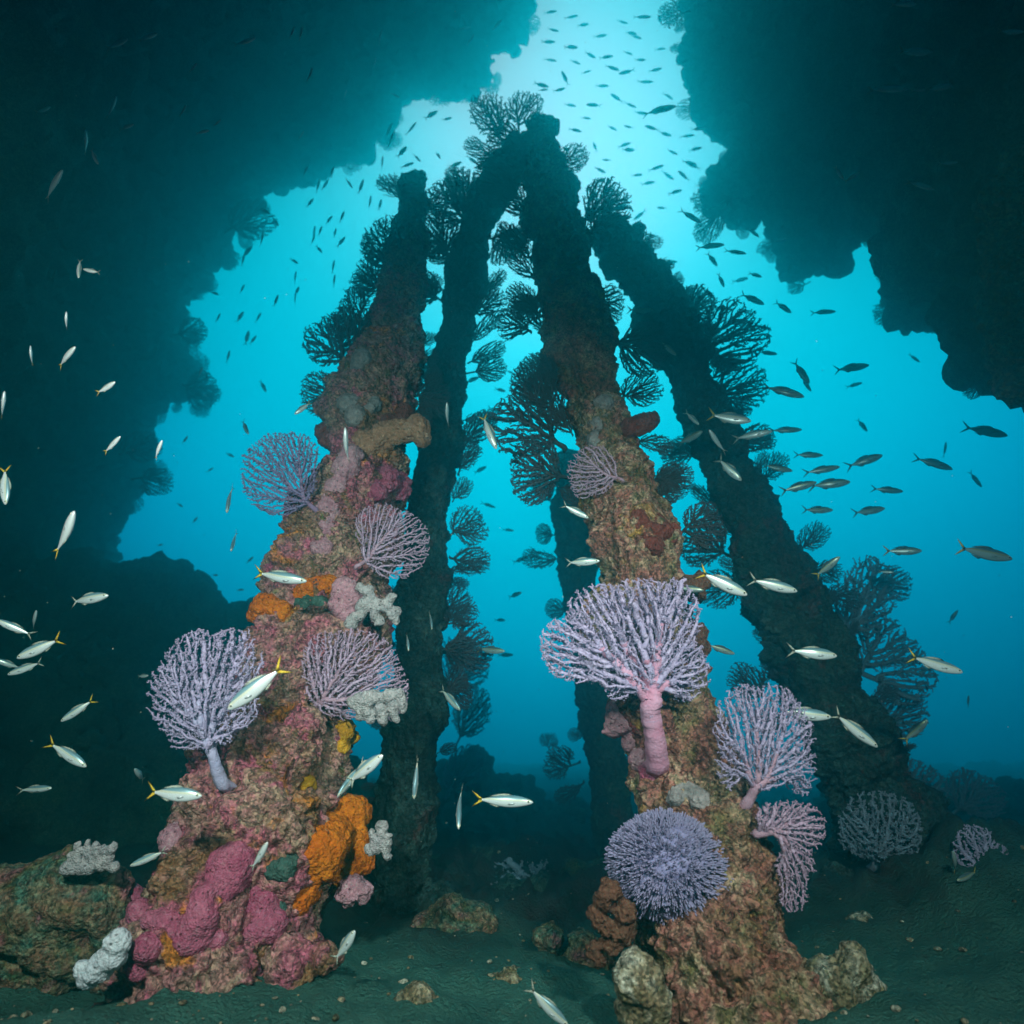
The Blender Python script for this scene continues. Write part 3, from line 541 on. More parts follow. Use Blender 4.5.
near_coral('soft_coral', 'soft coral', 'lavender fan coral on a pale forked stem at the edge of the pink piling', (214, 792), zs(222, 780)-.05, [(210, 742, 6, 10), (190, 735, 12, 8), (228, 735, 10, 8), (208, 715, 26, 22), (200, 668, 40, 38), (235, 668, 30, 42), (168, 698, 26, 42), (185, 730, 26, 22), (240, 705, 22, 24)], ('lav_stem', 'lav'), 5200, 84, 1, R(-12), rmax=.12, expo=0.3, thr=0.017, r0=0.0024, reach=6, kill=1.3)
near_coral('soft_coral', 'soft coral', 'dusky pink lace fan spreading over white coral fingers', (318, 708), zs(330, 690)-.05, [(352, 676, 50, 46), (385, 695, 24, 32), (330, 660, 28, 30)], ('pinkfan_stem', 'pinkfan'), 4200, 74, 2, R(15), rmax=.12, expo=0.28, thr=0.016, r0=0.0026, reach=6, kill=1.3)
near_coral('sea_fan', 'sea fan', 'dusky pink fan reaching toward the black piling, under the tan sponge arm', (357, 568), zs(362, 560)-.05, [(396, 545, 36, 36), (380, 528, 26, 26)], ('pinkfan_stem', 'pinkfan'), 3000, 64, 3, R(18), rmax=.12, expo=0.26, thr=0.016, r0=0.0031)
near_coral('sea_fan', 'sea fan', 'blue purple rounded fan spreading into open water from the pink piling', (313, 512), zs(320, 505)-.02, [(276, 474, 42, 42), (290, 455, 30, 24)], ('purple_stem', 'purple'), 3400, 70, 4, R(-10), rmax=.12, expo=0.26, thr=0.016, r0=0.0029, reach=6, kill=1.3)
near_coral('soft_coral', 'soft coral', 'huge lavender coral tree on a thick rose pink trunk', (663, 772), zs(663, 762, 'C')-.04, [(650, 708, 7, 12), (684, 690, 12, 14), (616, 690, 14, 7), (640, 640, 30, 50), (618, 668, 30, 18), (662, 660, 18, 30), (578, 652, 38, 28), (600, 612, 36, 30), (676, 618, 26, 40), (688, 668, 22, 30), (640, 600, 40, 22), (556, 640, 18, 22)], ('rose_stem', 'lav'), 7600, 98, 5, R(5), rmax=.12, r0=0.0019, expo=.36, thr=0.017, reach=6, kill=1.3)
near_coral('soft_coral', 'soft coral', 'tall mauve coral fan on the outer side of the brown piling', (752, 812), 2.62, [(765, 765, 24, 26), (745, 725, 34, 42), (785, 740, 34, 44), (770, 710, 34, 26), (805, 770, 16, 30), (728, 762, 14, 26)], ('pinkfan_stem', 'lav'), 5200, 80, 6, R(10), rmax=.12, expo=0.31, thr=0.018, r0=0.0023, reach=6, kill=1.3)
near_coral('soft_coral', 'soft coral', 'pinkish coral drooping down below the tall mauve fan', (762, 838), 2.55, [(805, 832, 28, 26), (785, 818, 30, 16), (798, 868, 22, 18), (796, 896, 16, 20)], ('pinkfan_stem', 'pinkfan'), 2600, 54, 7, R(10), rmax=.12, expo=0.31, r0=0.0036, thr=0.026, reach=6, kill=1.3)
def bush(label, px, py, z, rpx, n=1700, seed=5):
    """round coral of short forked fingers pointing outward from a knobbly heart"""
    g = np.random.default_rng(seed); Rr = rpx*z/F; root = empty('coral_bush', frame(P(px, py, z), .25, 0, -1.05, Rr)); tag(root, label, 'coral', FG)
    k = np.arange(n)+.5; ph = np.arccos(1-1.72*k/n); th = math.pi*(1+5**.5)*k
    d = np.stack([np.sin(ph)*np.cos(th), -np.cos(ph), np.sin(ph)*np.sin(th)], 1)+g.normal(0, .035, (n, 3)); d[:, 2] += .12; d /= np.linalg.norm(d, axis=1)[:, None]
    N, par, rad = [], [], []
    for q in d:
        top = g.uniform(.93, 1.03)*(1+.16*float(perlin(q[None]*1.7+4)[0])); b0 = len(N); side = np.cross(q, g.normal(size=3)); side /= np.linalg.norm(side)
        for t, r in ((.72, .021), (.82, .020), (.89, .017)): N.append(q*t*top+g.normal(0, .006, 3)); par.append(len(N)-2 if len(N)-1 > b0 else -1); rad.append(r)
        m = len(N)-1
        for sg in (1, -1, .2):
            e = q*top*g.uniform(.90, .94)+side*.028*sg; N.append(e); par.append(m); rad.append(.0135)
            N.append(q*top*g.uniform(.97, 1.04)+side*.042*sg+g.normal(0, .008, 3)); par.append(len(N)-2); rad.append(.0135)
            N.append(N[-1]+q*.012); par.append(len(N)-2); rad.append(.006)
            side = np.cross(q, side)*.8+side*.2; side /= np.linalg.norm(side)
    N = np.array(N)*((1.04, .92, .92),); par = np.array(par); rad = np.array(rad)*g.uniform(.85, 1.15, len(N)); kk = 6
    V = tubes(N, par, rad, kk); i = np.where(par >= 0)[0]; p = par[i]; K = np.arange(kk); K2 = (K+1) % kk
    q = np.stack([p[:, None]*kk+K, p[:, None]*kk+K2, i[:, None]*kk+K2, i[:, None]*kk+K], -1).reshape(-1, 4)
    cV, cQ = sdf_mass([(0, 0, 0, .84), (0, .25, -.1, .76), (.1, .5, -.2, .4)], .06, 3., .1)
    obj('stem', cV*((1.04, .92, .92),), [cQ], M['bush_stem'], root); obj('crown', V, [q], M['bush'], root)
bush('dense round blue lavender coral bush', 667, 864, zs(668, 862, 'C')-.03, 55)
def fingers(label, segs, z, mat, vox=None):
    g = np.random.default_rng(len(label)); B = []
    for x0, y0, x1, y1, r in segs:
        n = max(3, int(math.hypot(x1-x0, y1-y0)/(r*.55)))
        for t in np.linspace(0, 1, n): B.append((x0+(x1-x0)*t+g.normal(0, r*.16), y0+(y1-y0)*t+g.normal(0, r*.16), r*(1.15-.25*t)*g.uniform(.85, 1.15)))
    lump('soft_coral', 'soft coral', label, B, mat, z=z, na=.35, smooth=.25, group=FG, vox=vox)
fingers('white tipped finger coral reaching out beside smooth pink lobes', [(350, 622, 366, 604, 6), (366, 604, 370, 590, 5), (366, 604, 384, 606, 6), (384, 606, 396, 612, 5), (384, 606, 392, 598, 5), (372, 606, 380, 622, 5), (392, 614, 396, 622, 4), (368, 596, 360, 586, 4)], 3.3, 'whitec_lobe')
fingers('row of stubby white coral fingers under the dusky pink lace fan', [(352, 700, 400, 694, 6), (356, 702, 360, 716, 5), (368, 700, 370, 720, 5), (380, 698, 382, 722, 5), (390, 696, 395, 718, 5), (400, 694, 404, 708, 4)], 3.02, 'whitec_lobe')
fingers('small white coral tuft beside the bulging orange sponge', [(370, 852, 382, 842, 6), (382, 842, 390, 836, 4), (380, 842, 380, 826, 5), (384, 848, 388, 856, 4), (376, 846, 372, 832, 4), (386, 842, 384, 826, 4)], 2.75, 'whitec_lobe')
fingers('ragged bluish white coral tuft on top of the green reef knoll', [(74, 866, 70, 854, 4), (80, 864, 78, 845, 4), (92, 862, 96, 846, 4), (104, 860, 103, 848, 4), (108, 860, 114, 844, 4), (88, 862, 87, 842, 3), (98, 858, 112, 846, 3), (74, 860, 84, 850, 3), (70, 868, 114, 864, 6)], 2.74, 'whitec_lobe')
near_coral('soft_coral', 'soft coral', 'thin spray of pinkish coral on the narrow neck of the brown piling', (622, 480), zs(615, 478, 'C')-.05, [(592, 470, 26, 26), (585, 485, 16, 14)], ('pinkfan_stem', 'pinkfan'), 1400, 46, 13, R(-15), rmax=.12, expo=0.26, thr=0.02, r0=0.0042, reach=6, kill=1.3)
near_coral('soft_coral', 'soft coral', 'slate blue branching coral glowing in the shade at the far reef', (878, 872), 3.75, [(878, 825, 42, 36), (855, 830, 20, 24), (902, 832, 18, 26)], ('bluefan_stem', 'bluefan'), 1500, 38, 14, dome=.2, rmax=.12, expo=0.28, r0=0.006, thr=0.03, reach=6, kill=1.3)
near_coral('soft_coral', 'soft coral', 'pale mauve coral sprig in the shade beside two greenish fish', (985, 885), 3.4, [(975, 850, 22, 26), (992, 862, 18, 22)], ('bluefan_stem', 'lav'), 900, 34, 15, rmax=.12, expo=0.28, r0=0.008, thr=0.035, reach=6, kill=1.3)
near_coral('soft_coral', 'soft coral', 'flat pale blue coral clump on the dark mound between the pilings', (525, 905), 4.9, [(518, 880, 28, 16), (540, 882, 20, 10), (500, 888, 16, 8)], ('bluefan_stem', 'bluefan'), 420, 22, 16, thick=.25, rmax=.06, r0=.012, thr=.05)
near_coral('soft_coral', 'soft coral', 'feathery pale tube coral standing in the sand behind the leaning piling', (408, 980), 3.6, [(411, 955, 14, 18)], ('bluefan_stem', 'bluefan'), 200, 20, 17, rmax=.05, r0=.01, thr=.04)

# dark fans of the backdrop: six plants, copied, each with its own turn and size
PROTO = []
for kk, (els, n, sd) in enumerate([([(0, .58, .46, .42)], 1500, 48), ([(-.12, .55, .4, .42), (.2, .6, .34, .38)], 1500, 46), ([(0, .55, .3, .45), (.2, .75, .2, .22)], 1200, 44), ([(.1, .6, .5, .36)], 1500, 48), ([(-.25, .6, .28, .34), (.25, .55, .26, .36), (0, .75, .2, .22)], 1500, 46), ([(0, .62, .42, .34), (0, .3, .2, .2)], 1200, 42)]):
    N, par = grow(els, n, 1/sd, 40+kk, .05, 0, 6, 1.25); PROTO.append(coral_mesh(N, par, .0062, .27, .03, .022, 4, 1, 1.5, kk))
PM = {}
def far_fan(label, base, z, ang, size, kind=0, style='darkfan', yaw=None, group='dark sea fans fringing the pilings'):
    key = (kind, style)
    if key not in PM:
        st, cr = PROTO[kind]; a = make_mesh('stem', st[0], st[1]) if st else None; c = make_mesh('crown', cr[0], cr[1])
        for m_, x in ((a, style+'_stem'), (c, style)):
            if m_: m_.materials.append(M[x])
        PM[key] = (a, c)
    g = random.Random(hash(label) % 9999 if False else sum(map(ord, label)))
    root = empty('sea_fan', frame(P(*base, z), g.uniform(-.55, .55) if yaw is None else yaw, R(90-ang), g.uniform(-.2, .2), size*z/F) @ Matrix.Diagonal((g.uniform(.62, 1.25), 1., g.uniform(.8, 1.2), 1.))); tag(root, label, 'sea fan', group)
    for nm, me in zip(('stem', 'crown'), PM[key]):
        if me: o = bpy.data.objects.new(nm, me); col.objects.link(o); o.parent = root
def zc(c, y, d=0.): return COLS[c]['zi'](y)+d
FANS = [
 ('dark lacy fan crowning the very peak of the arch', (505, 140), zc('B', 140), 120, 66, 1), ('dark fan sprouting upright beside the one at the peak', (518, 135), zc('B', 140, -.1), 72, 48, 4),
 ('small dark fan tucked under the peak, over open water', (500, 158), zc('B', 160), 160, 42, 2), ('dark fan just below the square stub at the peak', (552, 172), zc('C', 170), 38, 52, 0),
 ('bushy dark fan below the peak on the brown piling', (575, 225), zc('C', 225), 40, 62, 3), ('dark fan rising from the arch shoulder', (590, 240), zc('C', 240, -.1), 68, 52, 1),
 ('dark fan tilted out over the shoulder of the slanting piling', (640, 285), zc('D', 285), 45, 40, 2), ('dark fan behind lobed fingers on the slanting piling', (625, 280), zc('D', 280, .1), 75, 52, 0),
 ('wide dark fan on the upper edge of the slanting piling', (668, 325), zc('D', 325), 42, 62, 3), ('dark fan topping the slanting piling mid slope', (690, 372), zc('D', 372), 40, 78, 4),
 ('dense dark fan spreading sideways off the slanting piling', (705, 400), zc('D', 400), 18, 58, 1), ('small dark fan peeping past the slanting piling at its waist', (735, 450), zc('D', 450), 30, 40, 2),
 ('dark fan hanging in the gap between the two nearer tops', (590, 300), zc('C', 300, .2), -10, 46, 0), ('dark fan filling the gap under the arch shoulder', (605, 340), zc('C', 340, .1), -5, 60, 3),
 ('dark fan in the gap beside the red ear sponge', (618, 400), zc('C', 400, .2), 25, 50, 1), ('small dark fan dangling under the red ear sponge', (635, 440), zc('C', 440, .1), -10, 34, 2),
 ('tiny dark fan below the red ear sponge', (652, 492), zc('C', 492, .1), 5, 36, 5), ('dark fan reaching back from the slanting piling toward the ear sponge', (698, 440), zc('D', 440, .1), 200, 36, 0),
 ('second dark fan reaching back from the slanting piling', (690, 480), zc('D', 480, .1), 165, 30, 4), ('dark fan jutting inward low on the slanting piling', (735, 560), zc('D', 560, .1), 160, 58, 3),
 ('lower dark fan jutting inward near yellow tailed fish', (745, 585), zc('D', 585, .1), 190, 60, 1), ('tangled dark fan behind the tall mauve coral', (775, 700), zc('D', 700), 150, 52, 4),
 ('dark fan hugging the slanting piling behind the tall mauve coral', (790, 725), zc('D', 725, -.2), 165, 40, 0),
 ('dark fan off the brown piling high on its open side', (532, 330), zc('C', 330), 165, 46, 5), ('big dark fan spreading over open water beside the brown piling', (565, 445), zc('C', 445, .1), 140, 78, 1),
 ('dark fan below the big one on the brown piling', (575, 480), zc('C', 480, .15), 175, 70, 3), ('upright dark fan above the big one on the brown piling', (548, 410), zc('C', 410, .1), 118, 62, 0),
 ('narrow dark fan clinging to the short hidden piling', (560, 560), 6.5, 185, 36, 2), ('tiny dark sprig low on the short hidden piling', (580, 765), 6.4, 170, 40, 4),
 ('small dark sprig under the first on the hidden piling', (585, 785), 6.4, 200, 34, 5),
 ('upright dark fan beside the broken stub', (398, 275), zc('A', 275), 122, 70, 2), ('dark fan leaning off the broken piling below the stub', (385, 290), zc('A', 290), 155, 38, 1),
 ('wide dark fan halfway up the broken piling', (362, 370), zc('A', 370), 125, 66, 4), ('dark fan reaching down toward a silver fish on the broken piling', (350, 400), zc('A', 400), 170, 50, 0),
 ('second upright dark fan halfway up the broken piling', (375, 355), zc('A', 355, .1), 105, 52, 3), ('dark fan on the inner side of the broken piling', (405, 360), zc('A', 360, .1), -40, 48, 1),
 ('dark fan high in the gap between broken and black pilings', (450, 262), zc('B', 262), 118, 62, 3), ('dark fan lower in the gap between broken and black pilings', (442, 300), zc('B', 300), 150, 46, 0),
 ('dark fan bridging the gap beside the black piling crown', (470, 225), zc('B', 225), 125, 52, 1),
 ('small dark fan off the black piling over bright water', (472, 315), zc('B', 315), 30, 38, 5), ('small dark fan on the black piling under the arch', (485, 235), zc('B', 235), -20, 40, 0),
 ('dark fan hanging under the black piling crown', (500, 225), zc('B', 225), -50, 46, 3), ('dark fan on the black piling above the yellow tailed fish', (448, 535), zc('B', 535), 25, 46, 1),
 ('dark tuft fan midway down the black piling', (450, 560), zc('B', 560), 5, 38, 2), ('feathery dark fan low on the black piling', (442, 620), zc('B', 620), 35, 50, 4),
 ('lower feathery dark fan on the black piling', (440, 650), zc('B', 650), -15, 46, 0), ('lowest spray of fan on the black piling', (440, 690), zc('B', 690), 20, 40, 3),
 ('small dark tuft floating out from the black piling on a thin stem', (440, 655), zc('B', 655, .1), 10, 56, 5)]
for f in FANS: far_fan(*f)
BG = 'slate blue fans behind the slanting piling'
for f in [('large slate blue fan standing behind the slanting piling', (840, 650), 5.2, 62, 92, 1), ('slate blue fan below the large one, behind the slanting piling', (850, 690), 5.3, 35, 80, 4), ('slate blue fan spray near the shaded reef', (860, 740), 5.3, 40, 70, 3),
          ('small flat slate blue fan beside a yellow dot fish', (870, 588), 5.6, 10, 54, 5), ('hazy slate blue fan spreading over the reef behind the slanting piling', (900, 815), 5.4, 80, 72, 0), ('faint slate blue fan low on the dark reef', (950, 820), 5.6, 60, 60, 3)]:
    far_fan(*f, style='bluefan', group=BG)
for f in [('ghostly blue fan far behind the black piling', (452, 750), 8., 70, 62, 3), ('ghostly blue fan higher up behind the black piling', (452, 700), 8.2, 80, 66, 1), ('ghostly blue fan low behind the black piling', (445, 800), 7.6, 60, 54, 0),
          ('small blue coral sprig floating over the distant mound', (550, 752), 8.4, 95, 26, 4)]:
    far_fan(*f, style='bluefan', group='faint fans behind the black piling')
for f in [('dark fan fringing the knobbly overhang near its tip', (738, 195), 7.6, 190, 46, 1), ('dark fan under the knobbly overhang lobe', (730, 200), 7.6, 235, 44, 3), ('dark sprig under the overhang notch', (905, 300), 6.6, 215, 36, 2), ('dark sprig on the overhang corner at the bright gap', (690, 8), 7.9, 190, 30, 4)]:
    far_fan(*f, group='dark fans fringing the rock overhang')
for f in [('dark fan fringing the cave wall high beside the bright water', (225, 232), 9.6, 25, 48, 1), ('dark fan fringing the cave wall at mid height', (170, 335), 9.4, 20, 36, 3), ('dark fan on the cave wall point', (180, 385), 9.2, -15, 44, 0), ('dark fan low on the cave wall point', (190, 395), 9.0, 10, 32, 2), ('dark fan under the cave wall point', (130, 480), 8.8, -5, 44, 4), ('dark bushy fan at the bottom of the cave wall', (118, 455), 8.8, 20, 44, 1)]:
    far_fan(*f, group='dark fans fringing the cave wall')

# small tufts fringing every piling and the rims of rock
def proj(p):
    d = np.asarray(p)-(0, 0, CAMH); z = d[1]*cp+d[2]*sp; y = -d[1]*sp+d[2]*cp
    return 512+F*d[0]/z, 512-F*y/z, z
g = np.random.default_rng(21)
for key, y0, y1, n, nm in (('A', 195, 430, 14, 'broken top of the leaning piling'), ('C', 140, 560, 22, 'brown piling'), ('D', 250, 780, 34, 'slanting piling'), ('B', 160, 840, 30, 'tall black piling'), ('E', 480, 800, 8, 'short hidden piling')):
    c, r = COLS[key]['c'], COLS[key]['r']; pr = np.array([proj(x) for x in c])
    for k in range(n):
        y = y0+(y1-y0)*(k+g.uniform(-.8, .8))/n; i = int(np.clip(np.abs(pr[:, 1]-y).argmin(), 3, len(c)-4)); sd = g.choice((-1, 1)); sd = -1 if key == 'C' and y < 380 else 1 if key == 'D' and y < 420 else sd; x, yy, z = pr[i]; w = r[i]*F/z*.85
        far_fan(f'small dark tuft fringing the {nm}', (x+sd*w, yy), z+g.uniform(-.1, .15), 90-sd*g.uniform(20, 100), g.uniform(20, 46)*(1 if y < 600 else .8), int(g.integers(6)), 'darkfan', g.uniform(-.8, .8), f'tufts fringing the {nm}')
for poly, i0, i1, n, zf, nm in ((LEFT, 0, 24, 40, lambda px, py: zl(px, py, 0)-.15, 'cave wall'), (RIGHT, 0, 23, 34, lambda px, py: zr(px, py, 12), 'rock overhang')):
    pl = np.array(poly[i0:i1], float); seg = np.linalg.norm(np.diff(pl, axis=0), axis=1); t = np.concatenate([[0], np.cumsum(seg)])
    for k in range(n):
        q = (k+g.uniform(0, 1))/n*t[-1]; i = int(np.clip(np.searchsorted(t, q)-1, 0, len(seg)-1)); p = pl[i]+(pl[i+1]-pl[i])*(q-t[i])/seg[i]; d = (pl[i+1]-pl[i])/seg[i]
        nrm_ = np.array((-d[1], d[0]))*(-1 if poly is LEFT else 1)                     # out of the rock, image y down
        if p[1] < 5: continue
        far_fan(f'small dark tuft fringing the rim of the {nm}', tuple(p-nrm_*5), float(zf(*p)), math.degrees(math.atan2(-nrm_[1], nrm_[0]))+g.uniform(-40, 40), g.uniform(14, 32), int(g.integers(6)), 'darkfan', g.uniform(-.8, .8), f'tufts fringing the {nm}')

# ------------------------------------------------------------------ fish
def fish_parts():
    xs = np.array([0, .02, .05, .10, .17, .26, .36, .46, .56, .66, .74, .80, .83]); hh = np.array([.004, .026, .042, .062, .083, .100, .106, .102, .088, .066, .042, .024, .020]); ww = np.array([.003, .018, .029, .041, .051, .057, .058, .054, .045, .032, .019, .010, .007])
    zc_ = np.array([0, 0, 0, .002, .003, .002, 0, -.001, -.001, 0, 0, 0, 0]); fi = np.linspace(0, len(xs)-1, 30)
    xs, hh, ww, zc_ = (np.interp(fi, np.arange(len(a)), a) for a in (xs, hh, ww, zc_))
    k = 16; th = np.linspace(0, 2*math.pi, k+1)[:-1]; c = np.cos(th); s = np.sin(th)
    V = np.stack([np.repeat(.5-xs[:, None], k, 1), ww[:, None]*np.sign(c)*np.abs(c)**.9, hh[:, None]*s+zc_[:, None]], -1).reshape(-1, 3); n = len(xs)
    i, j = np.meshgrid(np.arange(n-1), np.arange(k), indexing='ij'); j2 = (j+1) % k; Q = np.stack([i*k+j, i*k+j2, (i+1)*k+j2, (i+1)*k+j], -1).reshape(-1, 4)
    body = (V, [Q[:, ::-1], np.stack([np.full(k-2, (n-1)*k), (n-1)*k+np.arange(1, k-1), (n-1)*k+np.arange(2, k)], 1)])
    def fin(pts, t=.004):
        p = np.array([(x, 0, z) for x, z in pts], float); m = len(p); c0 = p.mean(0); a = np.vstack([p, [c0+(0, t, 0)], [c0-(0, t, 0)]]); q = np.arange(m); q2 = (q+1) % m
        return a, [np.stack([q, q2, np.full(m, m)], 1), np.stack([q2, q, np.full(m, m+1)], 1)]
    def two(a, b_):
        return np.vstack([a[0], b_[0]]), a[1]+[f+len(a[0]) for f in b_[1]]
    tail = two(fin([(-.315, .018), (-.36, .05), (-.43, .105), (-.51, .155), (-.455, .085), (-.40, .03), (-.375, 0), (-.33, -.0)]), fin([(-.315, -.018), (-.33, .0), (-.375, 0), (-.40, -.03), (-.455, -.085), (-.51, -.15), (-.43, -.10), (-.36, -.05)]))
    dorsal = fin([(.18, .098), (.12, .128), (.04, .132), (-.06, .118), (-.17, .085), (-.22, .06), (-.10, .078), (.04, .098)], .005)
    anal = fin([(-.02, -.095), (-.07, -.122), (-.14, -.098), (-.22, -.06), (-.12, -.075)], .005)
    def pect(sd):
        v, f = fin([(.22, -.02), (.17, -.012), (.10, -.035), (.12, -.05), (.19, -.04)], .003); v = v.copy(); v[:, 1] += sd*(.054+(.22-v[:, 0])*.10); return v, f
    def ball(x, y, z, r):
        u = np.linspace(0, math.pi, 6); w = np.linspace(0, 2*math.pi, 9)[:-1]; v = np.array([(x+r*math.sin(a)*math.cos(b_), y+r*.55*math.sin(a)*math.sin(b_), z+r*math.cos(a)) for a in u for b_ in w])
        return v, [np.array([(i*8+j, (i+1)*8+j, (i+1)*8+(j+1) % 8, i*8+(j+1) % 8) for i in range(5) for j in range(8)])]
    return dict(body=body, tail_fin=tail, dorsal_fin=dorsal, anal_fin=anal, pectoral_fin=[pect(1), pect(-1)], eye=[ball(.425, .031, .012, .017), ball(.425, -.031, .012, .017)], ring=[ball(.425, .029, .012, .024), ball(.425, -.029, .012, .024)])
FPT = fish_parts()
def mk(nm, d, m):
    me = make_mesh(nm, d[0], d[1]); me.materials.append(M[m]); return me
def bendmesh(d, amt):
    v = d[0].copy(); t = np.clip(.15-v[:, 0], 0, 1); v[:, 1] += amt*t*t; return v, d[1]
KITS = {}
def kit(style, bend):
    if (style, bend) in KITS: return KITS[style, bend]
    skin, tail, fin = {'silver': ('fish', 'fin_yellow', 'fin_pale'), 'plain': ('fish', 'fin_pale', 'fin_pale'), 'steel': ('fish_dark', 'fin_dark', 'fin_dark'), 'olive': ('fish_dark', 'fin_yellow', 'fin_dark')}[style]
    B = lambda d: bendmesh(d, bend*.35)
    k = [('body', mk('body', B(FPT['body']), skin), 0), ('tail_fin', mk('tail_fin', B(FPT['tail_fin']), tail), 0), ('dorsal_fin', mk('dorsal_fin', B(FPT['dorsal_fin']), fin), 0), ('anal_fin', mk('anal_fin', B(FPT['anal_fin']), fin), 0)]
    k += [('pectoral_fin', mk('pectoral_fin', d, skin), 0) for d in FPT['pectoral_fin']]
    k += [('eye', mk('eye', d, 'eye_ring'), 0) for d in FPT['ring']]+[('pupil', mk('pupil', (d[0]*(1, 1.10, 1), d[1]), 'eye'), 1+i) for i, d in enumerate(FPT['eye'])]
    v = []; f = []; o = 0
    for p in ('body', 'tail_fin', 'dorsal_fin', 'anal_fin'):
        d = B(FPT[p]); v.append(d[0]); f += [x+o for x in d[1]]; o += len(d[0])
    one = mk('fish', (np.vstack(v), f), skin)
    KITS[style, bend] = (k, one); return KITS[style, bend]
def fish(px, py, ln, ang, z=None, fore=0., style='silver', label='', group=None, parts=True, roll=0., size=.25):
    """ln: length in the picture in px; ang: where the head points in the picture, degrees; fore: turn toward (+) or away from the camera"""
    g = random.Random(int(px*31+py*17)); ln = ln/max(.3, math.cos(fore))
    z = z or size*F/ln; s = ln*z/F; a = R(ang)
    fw = Vector((math.cos(a)*math.cos(fore), -math.sin(fore), math.sin(a)*math.cos(fore)))
    up = Vector((0, .12, 1)); up = (up-fw*up.dot(fw))
    if up.length < .25: up = Vector((-1 if ang > 0 else 1, .1, .25)); up = up-fw*up.dot(fw)
    up.normalize(); side = up.cross(fw); m = Matrix((fw, side, up)).transposed()
    m = m @ Matrix.Rotation(roll+g.uniform(-.15, .15), 3, 'X')
    Mx = Matrix.Translation(Vector(P(px, py, z))) @ (MCAM @ m).to_4x4() @ Matrix.Diagonal((s, s*g.uniform(.9, 1.25), s*g.uniform(.86, 1.2), 1))
    k, one = kit(style, g.choice((-.45, 0., .5)))
    if not parts:
        o = bpy.data.objects.new('fish', one); col.objects.link(o); o.matrix_world = Mx; return tag(o, label, 'fish', group)
    root = empty('fish', Mx); tag(root, label, 'fish', group); eyes = []
    for nm, me, pe in k:
        o = bpy.data.objects.new(nm, me); col.objects.link(o); o.parent = eyes[pe-1] if pe else root
        if nm == 'eye': eyes.append(o)
G1 = 'silver fish lit by the strobes'
